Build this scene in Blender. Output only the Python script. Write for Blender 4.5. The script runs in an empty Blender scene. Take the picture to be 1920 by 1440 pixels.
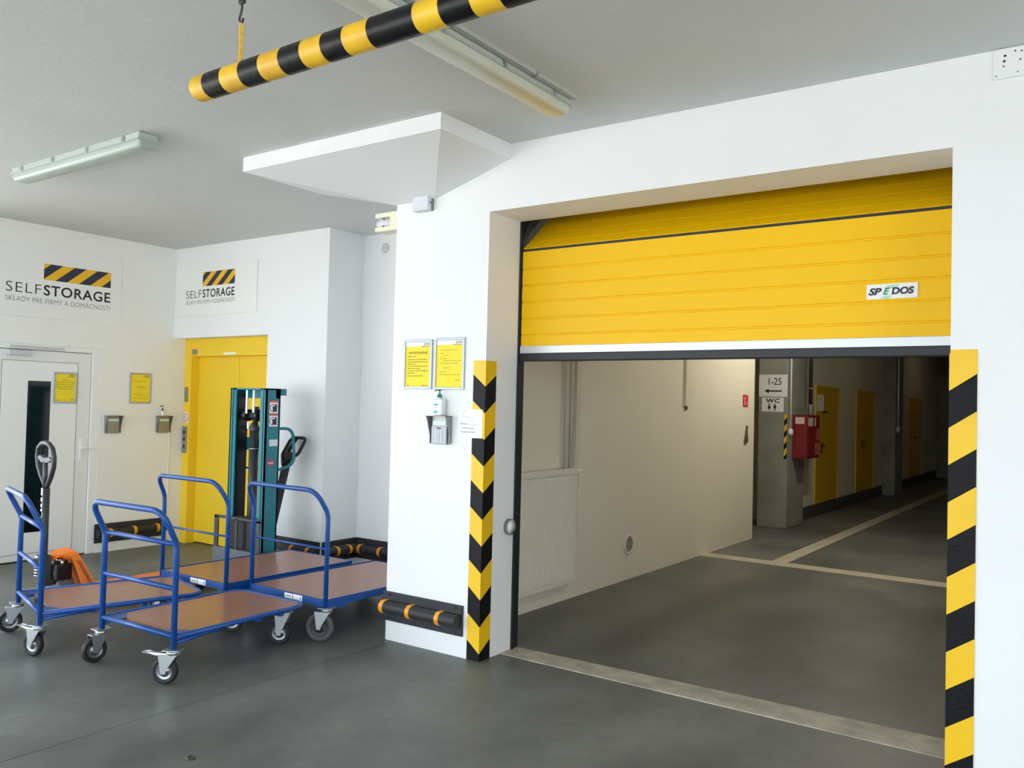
import bpy, bmesh, math, random
from mathutils import Vector as V, Matrix as M
random.seed(4)
PI = math.pi
C = bpy.context.scene.collection
SC = bpy.context.scene

# ------------------------------------------------------------ camera, world, light, exposure
cd = bpy.data.cameras.new('camera'); cam = bpy.data.objects.new('camera', cd); C.objects.link(cam); SC.camera = cam
cd.sensor_width = 36; cd.lens = 1594.2/1920*36; cd.clip_end = 200
_r = V((0.81695194, 0.57617777, 0.0246721)); _u = V((-0.00553007, -0.03495249, 0.99937367)); _f = V((-0.57667924, 0.8165767, 0.0253682))
cam.matrix_world = M(((_r.x, _u.x, -_f.x, 3.31496676), (_r.y, _u.y, -_f.y, -4.39641674), (_r.z, _u.z, -_f.z, 1.65), (0, 0, 0, 1)))

SC.view_settings.view_transform = 'Standard'; SC.view_settings.look = 'None'
SC.view_settings.gamma = 1; SC.view_settings.use_curve_mapping = False
SC.view_settings.exposure = -0.52
try: SC.cycles.use_denoising = True
except Exception: pass
SC.cycles.max_bounces = 10; SC.cycles.diffuse_bounces = 6

w = bpy.data.worlds.new('overcast_sky'); SC.world = w; w.use_nodes = True
bg = w.node_tree.nodes['Background']; bg.inputs[0].default_value = (0.84, 0.92, 1.0, 1); bg.inputs[1].default_value = 8.4
# sun on the yard outside (it only reaches the ground before the open side of the hall)
sd = bpy.data.lights.new('sun', 'SUN'); sun = bpy.data.objects.new('sun', sd); C.objects.link(sun)
sd.energy = 24.0; sd.angle = 0.02; sd.color = (0.98, 0.97, 1.0); sun.rotation_euler = (math.radians(-24), math.radians(12), 0)
# portals in the open sides of the hall, unseen and sized to balance the daylight
def portal(loc, rot, sx, sy):
    l = bpy.data.lights.new('portal', 'AREA'); l.shape = 'RECTANGLE'; l.size = sx; l.size_y = sy
    l.cycles.is_portal = True
    o = bpy.data.objects.new('portal', l); C.objects.link(o); o.location = loc; o.rotation_euler = rot
portal((-1.6, -8.0, 1.65), (PI/2, 0, 0), 7.6, 3.3)
portal((-5.4, -4.65, 1.65), (PI/2, 0, -PI/2), 6.7, 3.3)
portal((7.2, -5.2, 1.65), (PI/2, 0, PI/2), 5.6, 3.3)

# ------------------------------------------------------------ materials
def lin(c):
    return tuple((x/255/12.92 if x/255 <= 0.04045 else ((x/255+0.055)/1.055)**2.4) for x in c)
def mat(name, col, rough=0.5, metal=0.0, var=0.0, vscale=4.0, bump=0.0, bscale=60.0, spec=0.5, coat=0.0, col2=None, emit=0.0):
    m = bpy.data.materials.new(name); m.use_nodes = True
    nt = m.node_tree; b = nt.nodes['Principled BSDF']; L = nt.links.new
    c = lin(col) + (1,)
    b.inputs['Base Color'].default_value = c; b.inputs['Roughness'].default_value = rough
    b.inputs['Metallic'].default_value = metal; b.inputs['Specular IOR Level'].default_value = spec
    b.inputs['Coat Weight'].default_value = coat
    tc = nt.nodes.new('ShaderNodeTexCoord')
    if var > 0 or col2:
        n = nt.nodes.new('ShaderNodeTexNoise'); n.inputs['Scale'].default_value = vscale; n.inputs['Detail'].default_value = 5
        L(tc.outputs['Object'], n.inputs['Vector'])
        r = nt.nodes.new('ShaderNodeValToRGB'); r.color_ramp.elements[0].position = 0.3; r.color_ramp.elements[1].position = 0.7
        c2 = lin(col2) + (1,) if col2 else tuple(max(0, x*(1-var)) for x in c[:3]) + (1,)
        r.color_ramp.elements[0].color = c2; r.color_ramp.elements[1].color = c
        L(n.outputs['Fac'], r.inputs['Fac']); L(r.outputs['Color'], b.inputs['Base Color'])
    if bump > 0:
        n2 = nt.nodes.new('ShaderNodeTexNoise'); n2.inputs['Scale'].default_value = bscale; n2.inputs['Detail'].default_value = 4
        L(tc.outputs['Object'], n2.inputs['Vector'])
        bp = nt.nodes.new('ShaderNodeBump'); bp.inputs['Strength'].default_value = bump; bp.inputs['Distance'].default_value = 0.01
        L(n2.outputs['Fac'], bp.inputs['Height']); L(bp.outputs['Normal'], b.inputs['Normal'])
    if emit > 0:
        b.inputs['Emission Color'].default_value = c; b.inputs['Emission Strength'].default_value = emit
    return m

white = mat('white_wall_paint', (239, 241, 242), 0.75, bump=0.12, bscale=70, var=0.03, vscale=0.8)
cream = mat('aged_white_wall_paint', (243, 244, 240), 0.75, bump=0.12, bscale=70, var=0.04, vscale=1.2)
inwall = mat('corridor_wall_paint', (226, 221, 204), 0.75, bump=0.12, bscale=60, var=0.05, vscale=1.0)
ceilm = mat('ceiling_plaster', (214, 217, 215), 0.85, bump=0.2, bscale=24, var=0.07, vscale=1.1)
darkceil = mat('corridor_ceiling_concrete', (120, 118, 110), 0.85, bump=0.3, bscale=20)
concrete = mat('column_concrete', (150, 152, 142), 0.8, bump=0.3, bscale=30, var=0.25, vscale=2.5)
skirtm = mat('skirting_grey_paint', (70, 70, 66), 0.6)
threshm = mat('worn_threshold_concrete', (196, 190, 170), 0.6, bump=0.3, bscale=30, col2=(150, 148, 134), vscale=7)
linem = mat('floor_line_paint', (196, 190, 172), 0.55, var=0.25, vscale=6)
yardm = mat('yard_paving', (185, 182, 174), 0.9)

def floor_mat(name, a, b_, rough):
    m = bpy.data.materials.new(name); m.use_nodes = True; nt = m.node_tree; L = nt.links.new
    b = nt.nodes['Principled BSDF']; tc = nt.nodes.new('ShaderNodeTexCoord')
    mp = nt.nodes.new('ShaderNodeMapping'); L(tc.outputs['Object'], mp.inputs['Vector']); mp.inputs['Scale'].default_value = (0.8, 0.55, 1)
    n = nt.nodes.new('ShaderNodeTexNoise'); n.inputs['Scale'].default_value = 1.3; n.inputs['Detail'].default_value = 7; n.inputs['Roughness'].default_value = 0.6
    L(mp.outputs[0], n.inputs['Vector'])
    r = nt.nodes.new('ShaderNodeValToRGB'); r.color_ramp.elements[0].position = 0.33; r.color_ramp.elements[1].position = 0.68
    r.color_ramp.elements[0].color = lin(a) + (1,); r.color_ramp.elements[1].color = lin(b_) + (1,)
    L(n.outputs['Fac'], r.inputs['Fac'])
    n3 = nt.nodes.new('ShaderNodeTexNoise'); n3.inputs['Scale'].default_value = 14; n3.inputs['Detail'].default_value = 6
    L(tc.outputs['Object'], n3.inputs['Vector'])
    mx = nt.nodes.new('ShaderNodeMix'); mx.data_type = 'RGBA'; mx.blend_type = 'OVERLAY'; mx.inputs[0].default_value = 0.22
    L(r.outputs['Color'], mx.inputs[6]); L(n3.outputs['Color'], mx.inputs[7])
    hs = nt.nodes.new('ShaderNodeHueSaturation'); hs.inputs['Saturation'].default_value = 0.6; L(mx.outputs[2], hs.inputs['Color'])
    # tyre wear: two soft dark tracks running in through the door
    sp = nt.nodes.new('ShaderNodeSeparateXYZ'); L(tc.outputs['Object'], sp.inputs[0])
    def math_(op, a, b2, c=None):
        q = nt.nodes.new('ShaderNodeMath'); q.operation = op
        for i, x in enumerate((a, b2)):
            if x is None: continue
            if isinstance(x, (int, float)): q.inputs[i].default_value = x
            else: L(x, q.inputs[i])
        return q.outputs[0]
    def band(x0, hw):
        q = nt.nodes.new('ShaderNodeMapRange'); q.interpolation_type = 'SMOOTHSTEP'; q.inputs[1].default_value = hw; q.inputs[2].default_value = 0.02
        L(math_('ABSOLUTE', math_('SUBTRACT', sp.outputs['X'], x0), None), q.inputs[0]); return q.outputs[0]
    def ramp(o, a, b2):
        q = nt.nodes.new('ShaderNodeMapRange'); q.interpolation_type = 'SMOOTHSTEP'; q.inputs[1].default_value = a; q.inputs[2].default_value = b2; L(o, q.inputs[0]); return q.outputs[0]
    k = math_('MAXIMUM', band(0.47, 0.30), band(2.25, 0.36)); k = math_('MULTIPLY', k, ramp(sp.outputs['Y'], 0.3, 0.9)); k = math_('MULTIPLY', k, ramp(sp.outputs['Y'], 4.7, 3.2))
    k = math_('MULTIPLY', k, 0.42)
    mk = nt.nodes.new('ShaderNodeMix'); mk.data_type = 'RGBA'; L(k, mk.inputs[0]); L(hs.outputs['Color'], mk.inputs[6]); mk.inputs[7].default_value = lin((48, 48, 40)) + (1,)
    L(mk.outputs[2], b.inputs['Base Color'])
    rr = nt.nodes.new('ShaderNodeMapRange'); rr.inputs[3].default_value = rough-0.08; rr.inputs[4].default_value = rough+0.14
    L(n.outputs['Fac'], rr.inputs[0]); L(rr.outputs[0], b.inputs['Roughness'])
    bp = nt.nodes.new('ShaderNodeBump'); bp.inputs['Strength'].default_value = 0.08; bp.inputs['Distance'].default_value = 0.004
    L(n3.outputs['Fac'], bp.inputs['Height']); L(bp.outputs['Normal'], b.inputs['Normal'])
    b.inputs['Specular IOR Level'].default_value = 0.35
    return m
floorm = floor_mat('grey_floor_coating', (78, 82, 78), (118, 123, 116), 0.42)

steelblue = mat('blue_powder_coat', (14, 72, 146), 0.36, spec=0.5)
deckm = mat('brown_phenolic_board', (158, 108, 90), 0.26, var=0.06, vscale=3, bump=0.03, bscale=150)
zinc = mat('zinc_plated_steel', (190, 194, 196), 0.32, metal=0.9)
rubber = mat('black_rubber', (26, 26, 27), 0.62)
greyrubber = mat('grey_rubber_tyre', (78, 80, 78), 0.6)
hubm = mat('dark_plastic_hub', (44, 44, 46), 0.45)
bumperm = mat('bumper_rubber', (40, 42, 45), 0.55, bump=0.1, bscale=90)
amber = mat('amber_reflector', (240, 158, 20), 0.3)
hzyellow = mat('hazard_yellow', (246, 198, 22), 0.42, var=0.05, vscale=6)
hzblack = mat('hazard_black', (15, 16, 19), 0.5, bump=0.25, bscale=80, spec=0.22)
dooryellow = mat('yellow_door_skin', (247, 195, 6), 0.42, spec=0.25, bump=0.04, bscale=120)
liftyellow = mat('lift_yellow_paint', (246, 208, 45), 0.4)
olddoor = mat('corridor_door_yellow', (216, 172, 14), 0.5)
alu = mat('aluminium', (206, 210, 214), 0.4, metal=0.45)
silver = mat('silver_frame', (176, 182, 190), 0.4, metal=0.4)
blackm = mat('black_profile', (30, 33, 37), 0.5)
pvc = mat('white_pvc', (240, 242, 241), 0.4)
greypvc = mat('light_grey_panel', (234, 236, 235), 0.45)
glassdark = mat('dark_door_glass', (12, 18, 19), 0.08, spec=0.6)
signwhite = mat('sign_board', (240, 241, 239), 0.45)
navy = mat('logo_navy', (38, 42, 66), 0.5)
logoyel = mat('logo_yellow', (240, 186, 22), 0.5)
ink = mat('black_print', (28, 28, 30), 0.6)
greyink = mat('grey_print', (120, 122, 122), 0.6)
faintink = mat('faint_print', (176, 150, 40), 0.6)
midink = mat('olive_print', (112, 96, 24), 0.6)
sheetyel = mat('yellow_paper', (246, 222, 44), 0.6)
paper = mat('white_paper', (244, 246, 246), 0.6)
steelgrey = mat('brushed_keypad_steel', (150, 150, 148), 0.4, metal=0.6)
padface = mat('keypad_face', (158, 163, 170), 0.45, metal=0.4)
lcd = mat('lcd_window', (205, 232, 226), 0.3)
bottlem = mat('clear_white_bottle', (228, 232, 232), 0.25)
pumpgreen = mat('green_pump', (40, 128, 110), 0.35)
greenink = mat('green_print', (60, 170, 145), 0.5)
orange = mat('orange_paint', (238, 122, 28), 0.38)
darkgrey = mat('charcoal_paint', (52, 56, 58), 0.4)
midgrey = mat('grey_steel_paint', (92, 100, 106), 0.42)
chrome = mat('chrome', (225, 226, 228), 0.15, metal=1.0)
teal = mat('teal_paint', (22, 118, 132), 0.35)
black = mat('black_paint', (20, 20, 21), 0.4)
redm = mat('red_paint', (122, 26, 30), 0.45)
signred = mat('sign_red', (200, 44, 52), 0.5)
lampbody = mat('lamp_housing', (184, 194, 188), 0.5)
ductm = mat('grey_cable_duct', (186, 188, 182), 0.5)
galv = mat('galvanised_trunking', (150, 154, 148), 0.45, metal=0.4)
radm = mat('radiator_enamel', (226, 222, 206), 0.4)
pipem = mat('painted_pipe', (214, 210, 194), 0.45)
creamplastic = mat('cream_plastic', (236, 234, 208), 0.45)
lilac = mat('clear_lens', (214, 212, 230), 0.15)
jbox = mat('grey_white_box', (216, 220, 226), 0.45)
tubelight = mat('lit_tube', (255, 244, 222), 0.5, emit=430.0)
tubehalf = mat('lit_tube_added', (255, 240, 214), 0.5, emit=300.0)  # tube of the strip light added to brighten the radiator wall
tubedim = mat('lit_tube_dim', (255, 232, 190), 0.5, emit=10.0)  # far tubes turned down so the deep corridor stays dark

def diffuser_mat():
    m = bpy.data.materials.new('aged_lamp_diffuser'); m.use_nodes = True; nt = m.node_tree; L = nt.links.new
    b = nt.nodes['Principled BSDF']; tc = nt.nodes.new('ShaderNodeTexCoord'); sp = nt.nodes.new('ShaderNodeSeparateXYZ')
    L(tc.outputs['Object'], sp.inputs[0])
    r = nt.nodes.new('ShaderNodeValToRGB'); e = r.color_ramp.elements
    e[0].position = 0.55; e[0].color = lin((206, 208, 192)) + (1,); e[1].position = 0.95; e[1].color = lin((216, 190, 118)) + (1,)
    mr = nt.nodes.new('ShaderNodeMapRange'); mr.inputs[1].default_value = -0.8; mr.inputs[2].default_value = 0.8
    L(sp.outputs['Y'], mr.inputs[0])
    ab = nt.nodes.new('ShaderNodeMath'); ab.operation = 'ABSOLUTE'; L(sp.outputs['X'], ab.inputs[0])
    mk = nt.nodes.new('ShaderNodeMapRange'); mk.inputs[1].default_value = 0.058; mk.inputs[2].default_value = 0.046; L(ab.outputs[0], mk.inputs[0])
    mu = nt.nodes.new('ShaderNodeMath'); mu.operation = 'MULTIPLY'; L(mr.outputs[0], mu.inputs[0]); L(mk.outputs[0], mu.inputs[1]); L(mu.outputs[0], r.inputs['Fac']); L(r.outputs['Color'], b.inputs['Base Color'])
    b.inputs['Roughness'].default_value = 0.3
    return m
diff_aged = diffuser_mat()
diff_clear = mat('lamp_diffuser', (172, 186, 178), 0.28)

# ------------------------------------------------------------ mesh builder
class MB:
    def __init__(s): s.bm = bmesh.new()
    def _mark(s, n0, mi, smooth=False):
        s.bm.faces.ensure_lookup_table()
        for f in s.bm.faces[n0:]: f.material_index = mi; f.smooth = smooth
    def box(s, a, b, mi=0, bev=0.0, seg=2, mx=None):
        n0 = len(s.bm.faces)
        lo = V((min(a[i], b[i]) for i in range(3))); hi = V((max(a[i], b[i]) for i in range(3)))
        t = bmesh.new()
        bmesh.ops.create_cube(t, size=1, matrix=M.Translation((lo+hi)/2) @ M.Diagonal((*(hi-lo), 1)))
        if bev > 0: bmesh.ops.bevel(t, geom=list(t.edges), offset=bev, segments=seg, affect='EDGES', profile=0.5)
        if mx: bmesh.ops.transform(t, matrix=mx, verts=t.verts)
        s.join(t, mi)
        return s
    def join(s, t, mi=0, smooth=None):
        vm = {}
        for v in t.verts: vm[v] = s.bm.verts.new(v.co)
        for f in t.faces:
            try: g = s.bm.faces.new([vm[v] for v in f.verts])
            except ValueError: continue
            g.material_index = mi if mi is not None else f.material_index
            g.smooth = f.smooth if smooth is None else smooth
        t.free()
    def poly(s, pts, mi=0):
        f = s.bm.faces.new([s.bm.verts.new(p) for p in pts]); f.material_index = mi; return s
    def prism(s, pts, vec, mi=0):
        """solid: planar outline pts swept by vec"""
        pts = [V(p) for p in pts]; vec = V(vec)
        n = V((0, 0, 0))
        for i in range(len(pts)): n += pts[i].cross(pts[(i+1) % len(pts)])
        if n.dot(vec) > 0: pts = pts[::-1]
        a = [s.bm.verts.new(p) for p in pts]; b = [s.bm.verts.new(p+vec) for p in pts]
        fs = [s.bm.faces.new(a), s.bm.faces.new(b[::-1])]
        k = len(pts)
        for i in range(k): fs.append(s.bm.faces.new((a[(i+1) % k], a[i], b[i], b[(i+1) % k])))
        for f in fs: f.material_index = mi
        return s
    def tube(s, pts, r, seg=10, mi=0, caps=True, closed=False):
        pts = [V(p) for p in pts]; n = len(pts); rs = r if isinstance(r, (list, tuple)) else [r]*n
        T = []
        for i in range(n):
            if closed: t = pts[(i+1) % n]-pts[i-1]
            else: t = pts[min(i+1, n-1)]-pts[max(i-1, 0)]
            T.append(t.normalized())
        up = V((0, 0, 1)) if abs(T[0].z) < 0.9 else V((0, 1, 0))
        nx = (up - T[0]*up.dot(T[0])).normalized(); rings = []
        for i in range(n):
            nx = (nx - T[i]*nx.dot(T[i])).normalized(); ny = T[i].cross(nx)
            rings.append([s.bm.verts.new(pts[i]+(nx*math.cos(2*PI*k/seg)+ny*math.sin(2*PI*k/seg))*rs[i]) for k in range(seg)])
        m = n if closed else n-1
        for i in range(m):
            A, B = rings[i], rings[(i+1) % n]
            for k in range(seg):
                f = s.bm.faces.new((A[k], A[(k+1) % seg], B[(k+1) % seg], B[k])); f.material_index = mi; f.smooth = True
        if caps and not closed:
            for ring, fl in ((rings[0], True), (rings[-1], False)):
                f = s.bm.faces.new(ring[::-1] if fl else ring); f.material_index = mi
        return s
    def cyl(s, a, b, r, seg=16, mi=0, r2=None):
        return s.tube([a, b], [r, r if r2 is None else r2], seg, mi)
    def lathe(s, prof, c, axis, seg=20, mi=0):
        """prof: (radius, height along axis) pairs"""
        c = V(c); ax = V(axis).normalized(); up = V((0, 0, 1)) if abs(ax.z) < 0.9 else V((0, 1, 0))
        nx = (up-ax*up.dot(ax)).normalized(); ny = ax.cross(nx); rings = []
        for r, h in prof:
            rings.append([s.bm.verts.new(c+ax*h+(nx*math.cos(2*PI*k/seg)+ny*math.sin(2*PI*k/seg))*max(r, 1e-5)) for k in range(seg)])
        for i in range(len(rings)-1):
            A, B = rings[i], rings[i+1]
            for k in range(seg):
                f = s.bm.faces.new((A[k], A[(k+1) % seg], B[(k+1) % seg], B[k])); f.material_index = mi; f.smooth = True
        if prof[0][0] > 1e-4: s.bm.faces.new(rings[0][::-1]).material_index = mi
        if prof[-1][0] > 1e-4: s.bm.faces.new(rings[-1]).material_index = mi
        return s
    def build(s, name, mats, parent=None, origin=None, smooth_angle=None):
        if origin is not None: bmesh.ops.translate(s.bm, vec=-V(origin), verts=s.bm.verts)
        me = bpy.data.meshes.new(name); s.bm.to_mesh(me); s.bm.free()
        for m in (mats if isinstance(mats, (list, tuple)) else [mats]): me.materials.append(m)
        o = bpy.data.objects.new(name, me); C.objects.link(o)
        if parent is not None: o.parent = parent
        elif origin is not None: o.location = origin
        return o

def fillet(pts, rad, n=6):
    pts = [V(p) for p in pts]; out = [pts[0]]
    for i in range(1, len(pts)-1):
        p = pts[i]; a = pts[i-1]-p; b = pts[i+1]-p
        r = rad[i] if isinstance(rad, dict) else rad
        if not r or a.angle(b) > 3.12: out.append(p); continue
        ang = a.angle(b); d = min(r/math.tan(ang/2), a.length*0.48, b.length*0.48); rr = d*math.tan(ang/2)
        a.normalize(); b.normalize(); c = p+(a+b).normalized()*(rr/math.sin(ang/2))
        s0 = p+a*d-c; s1 = p+b*d-c; ax = s0.cross(s1).normalized(); th = s0.angle(s1)
        for k in range(n+1): out.append(c+M.Rotation(th*k/n, 3, ax) @ s0)
    out.append(pts[-1]); return out

class Plane:
    """flat frame on a wall: u to the viewer's right, v up, d out of the wall"""
    def __init__(s, o, u, v=(0, 0, 1)): s.o = V(o); s.u = V(u).normalized(); s.v = V(v).normalized(); s.n = s.u.cross(s.v)
    def __call__(s, u, v, d=0.0): return s.o+s.u*u+s.v*v+s.n*d
    def rect(s, mb, u0, u1, v0, v1, d=0.0, mi=0): mb.poly([s(u0, v0, d), s(u1, v0, d), s(u1, v1, d), s(u0, v1, d)], mi)
    def slab(s, mb, u0, u1, v0, v1, d0, d1, mi=0, bev=0.0):
        mx = M(((s.u.x, s.v.x, s.n.x, s.o.x), (s.u.y, s.v.y, s.n.y, s.o.y), (s.u.z, s.v.z, s.n.z, s.o.z), (0, 0, 0, 1)))
        mb.box((u0, v0, d0), (u1, v1, d1), mi, bev, mx=mx)

def text(mb, pl, s, u, v, h, width=None, d=0.0, mi=0, bold=0.0, space=1.0, align='LEFT', shear=0.0):
    """flat lettering: cap height h, baseline at v, optionally squeezed to a width"""
    cu = bpy.data.curves.new('t', 'FONT'); cu.body = s; cu.size = 1.0; cu.offset = bold; cu.space_character = space; cu.resolution_u = 4; cu.shear = shear
    o = bpy.data.objects.new('t', cu); C.objects.link(o)
    dg = bpy.context.evaluated_depsgraph_get(); me = bpy.data.meshes.new_from_object(o.evaluated_get(dg))
    xs = [p.co.x for p in me.vertices]; ys = [p.co.y for p in me.vertices]
    capref = 0.70
    x0, x1 = min(xs), max(xs); k = h/capref; kx = k if width is None else width/(x1-x0)
    off = {'LEFT': 0, 'CENTER': -(x1-x0)*kx/2, 'RIGHT': -(x1-x0)*kx}[align]
    vs = [mb.bm.verts.new(pl(u+off+(p.co.x-x0)*kx, v+p.co.y*k, d)) for p in me.vertices]
    for f in me.polygons:
        try: mb.bm.faces.new([vs[i] for i in f.vertices]).material_index = mi
        except ValueError: pass
    bpy.data.objects.remove(o); bpy.data.curves.remove(cu); bpy.data.meshes.remove(me)

def tag(o, label, cat, group=None):
    o['label'] = label; o['category'] = cat
    if group: o['group'] = group
    return o
def thing(name, loc, label, cat, group=None, rz=0.0):
    o = bpy.data.objects.new(name, None); C.objects.link(o); o.location = loc; o.rotation_euler = (0, 0, rz); o.empty_display_size = 0.1
    return tag(o, label, cat, group)
def struct(name, mb, m):
    o = mb.build(name, m); o['kind'] = 'structure'; return o
def estruct(name, loc=(0, 0, 0)):
    o = bpy.data.objects.new(name, None); C.objects.link(o); o.location = loc; o['kind'] = 'structure'; return o
def dup(root, loc, rz, label, group=None):
    r = root.copy(); C.objects.link(r); r.location = loc; r.rotation_euler = (0, 0, rz); r['label'] = label
    if group: r['group'] = group
    for ch in root.children:
        c = ch.copy(); C.objects.link(c); c.parent = r
        for g in ch.children:
            d = g.copy(); C.objects.link(d); d.parent = c
    return r

# ------------------------------------------------------------ the setting
CZ = 3.328
m = MB()                                                     # floor with an open expansion joint along x = -0.735
m.box((-6.0, -8.2, -0.3), (-0.7375, 6.5, 0)); m.box((-0.7325, -8.2, -0.3), (8.0, 0.3, 0)); m.box((-0.7325, 0.3, -0.3), (8.0, 27, 0))
m.box((-3.5, 6.5, -0.3), (-0.7375, 9, 0)); m.box((-6, -8.2, -0.4), (8, 27, -0.012))
struct('floor', m, floorm)
m = MB(); m.box((-60, -60, -0.5), (60, 50, -0.06)); g = struct('ground', m, yardm)
m = MB(); m.box((-6.0, -8.2, CZ), (8.0, 1.9, CZ+0.3)); struct('ceiling', m, ceilm)
m = MB(); m.box((-0.6, 0.35, 3.3), (8.0, 27, 3.5)); m.box((-3.6, 6.4, 3.3), (-0.6, 9, 3.5)); m.box((-0.4, 13.9, 2.95), (8, 15.2, 3.3)); m.box((-0.4, 20.8, 2.7), (8, 21.6, 3.3))
struct('ceiling_inner', m, darkceil)
# front wall: pier with a rounded outer edge, lintel, long wall beyond the opening
m = MB()
arc = [(-0.84+0.035-0.035*math.cos(t), 0.035-0.035*math.sin(t), 0) for t in [k*PI/12 for k in range(7)]]
m.prism(arc+[(0, 0, 0), (0, 0.35, 0), (-0.84, 0.35, 0)], (0, 0, CZ))
m.box((0, 0, 2.908), (2.70, 0.35, CZ)); m.box((2.70, 0, 0), (8, 0.35, CZ))
struct('wall_front', m, white)
m = MB(); m.box((-0.84, 0.35, 0), (-0.5, 6.5, CZ)); struct('wall_inner', m, inwall)
m = MB(); m.box((-3.6, 6.3, 0), (-0.84, 6.5, 3.4)); struct('wall_far_left', m, inwall)  # unseen wall added to keep sky light out of the side passage
m = MB(); m.box((-0.845, 0.30, 0), (-0.838, 1.72, CZ)); struct('wall_side', m, white)
m = MB(); m.box((-5.7, -1.3, 0), (-5.38, -0.79, CZ)); m.box((-5.7, -0.79, 2.14), (-5.38, 0.41, CZ)); m.box((-5.7, 0.41, 0), (-5.38, 1.75, CZ)); m.box((-6.0, -1.4, -0.1), (-5.7, 1.75, CZ))  # last box is added behind the door to stop sky light leaking
struct('wall_left', m, cream)
m = MB(); m.box((-5.7, 1.25, 2.315), (-3.745, 1.4, CZ)); m.box((-3.745, 1.25, 0), (-2.87, 1.72, CZ)); m.box((-5.7, 1.56, 0), (-3.745, 1.72, CZ)); m.box((-5.7, 1.4, 2.315), (-3.745, 1.56, CZ))
m.box((-5.7, 1.72, 0), (-0.84, 1.9, CZ))
struct('wall_back', m, white)
m = MB(); m.box((7.2, -2.4, 0), (8, 0.0, CZ)); struct('wall_right', m, white)
m = MB(); m.box((2.2, -8.2, 0), (7.2, -8.0, CZ)); m.box((-6.0, -8.2, 3.0), (2.2, -8.0, CZ)); m.box((-5.7, -8.0, 3.0), (-5.4, -1.3, CZ)); m.box((7.2, -8.0, 3.0), (7.5, -2.4, CZ)); struct('wall_rear_unseen', m, white)  # unseen; closed part and beams shaped to cut the incoming daylight
# corridor walls beyond the roller door
m = MB(); m.box((-3.6, 8.5, 0), (-0.56, 21.3, 3.4)); m.box((-3.6, 6.5, 0), (-3.4, 8.6, 3.4)); struct('wall_inner_far', m, inwall)
m = MB(); m.box((-3.6, 26.5, 0), (8, 26.8, 3.4)); m.box((-3.6, 21.3, 0), (-0.9, 26.5, 3.4)); struct('wall_inner_back', m, concrete)
m = MB(); m.box((7.8, 0.35, 0), (8.0, 27, 3.4)); struct('wall_inner_right', m, inwall)
m = MB(); m.box((-0.86, 7.7, 0), (-0.44, 8.52, 3.4), bev=0.012); struct('concrete_column', m, concrete)
m = MB(); m.box((-0.9, 14.35, 0), (-0.30, 15.1, 3.4), bev=0.012); struct('concrete_column', m, concrete)
m = MB(); m.box((-0.9, 21.0, 0), (-0.25, 21.8, 3.4), bev=0.012); struct('concrete_column', m, concrete)
m = MB(); m.box((-0.57, 8.52, 0), (-0.545, 14.35, 0.195)); m.box((-0.57, 15.1, 0), (-0.545, 21.0, 0.195)); struct('baseboard_inner', m, skirtm)
m = MB(); m.prism([(0.0, 0.229, 0.005), (2.70, 0.210, 0.005), (2.70, 0.478, 0.005), (0.0, 0.427, 0.005)], (0, 0, -0.015)); struct('trim_1', m, threshm)
m = MB(); m.box((-0.5, 4.78, -0.005), (7.8, 5.02, 0.003)); struct('trim_2', m, linem)
m = MB(); m.box((0.245, 5.02, -0.005), (0.42, 26.5, 0.003)); struct('trim_3', m, linem)
# column head: square slab edge on a shallow inverted pyramid around the column
m = MB()
T = [(-1.635, -0.695), (0.155, -0.695), (0.155, 0.02), (-1.635, 0.02)]; B = [(-0.83, 0.0), (-0.475, 0.0), (-0.475, 0.02), (-0.83, 0.02)]
va = [m.bm.verts.new((x, y, CZ)) for x, y in T]; vb = [m.bm.verts.new((x, y, 3.23)) for x, y in T]; vc = [m.bm.verts.new((x, y, 3.045)) for x, y in B]
for a, b in ((va, vb), (vb, vc)):
    for i in range(4): m.bm.faces.new((a[i], b[i], b[(i+1) % 4], a[(i+1) % 4]))
m.bm.faces.new(vc); m.bm.faces.new(va[::-1])
bmesh.ops.recalc_face_normals(m.bm, faces=m.bm.faces)
struct('column_top', m, white)

FR = Plane((0, 0, 0), (1, 0, 0))                 # front wall, y = 0
BK = Plane((0, 1.25, 0), (1, 0, 0))              # lift wall
LW = Plane((-5.38, 0, 0), (0, 1, 0))             # wall with the white door
CW = Plane((-0.5, 0, 0), (0, 1, 0))              # near corridor wall
FW = Plane((-0.56, 0, 0), (0, 1, 0))             # far corridor wall

# ------------------------------------------------------------ door_1: white door with a slot of dark glass
d = estruct('door_1', (-5.38, -0.19, 0)); O = d.location.copy()
def part(name, mb, m, root): return mb.build(name, m, root, origin=root.location)
m = MB()
for u0, u1, v0, v1 in ((-0.79, -0.70, 0, 2.14), (0.324, 0.41, 0, 2.14), (-0.70, 0.324, 2.085, 2.14)): LW.slab(m, u0, u1, v0, v1, -0.10, -0.005, bev=0.006)
part('frame', m, pvc, d)
m = MB(); LW.slab(m, -0.695, 0.319, 0.012, 2.08, -0.07, -0.02, bev=0.004)
leaf = part('leaf', m, greypvc, d)
m = MB(); LW.slab(m, -0.555, 0.177, 0.08, 1.97, -0.021, -0.016, bev=0.002)
o = m.build('panel', pvc, leaf, origin=O)
m = MB()
for u0, u1, v0, v1 in ((-0.56, -0.553, 0.075, 1.975), (0.175, 0.182, 0.075, 1.975), (-0.56, 0.182, 1.968, 1.975), (-0.56, 0.182, 0.075, 0.082)): LW.slab(m, u0, u1, v0, v1, -0.021, -0.0185)
m.build('panel_gasket', mat('gasket_grey', (120, 122, 120), 0.6), leaf, origin=O)
m = MB(); LW.slab(m, -0.311, -0.091, 0.284, 1.778, -0.017, -0.013); m.build('glass_pane', glassdark, leaf, origin=O)
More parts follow.
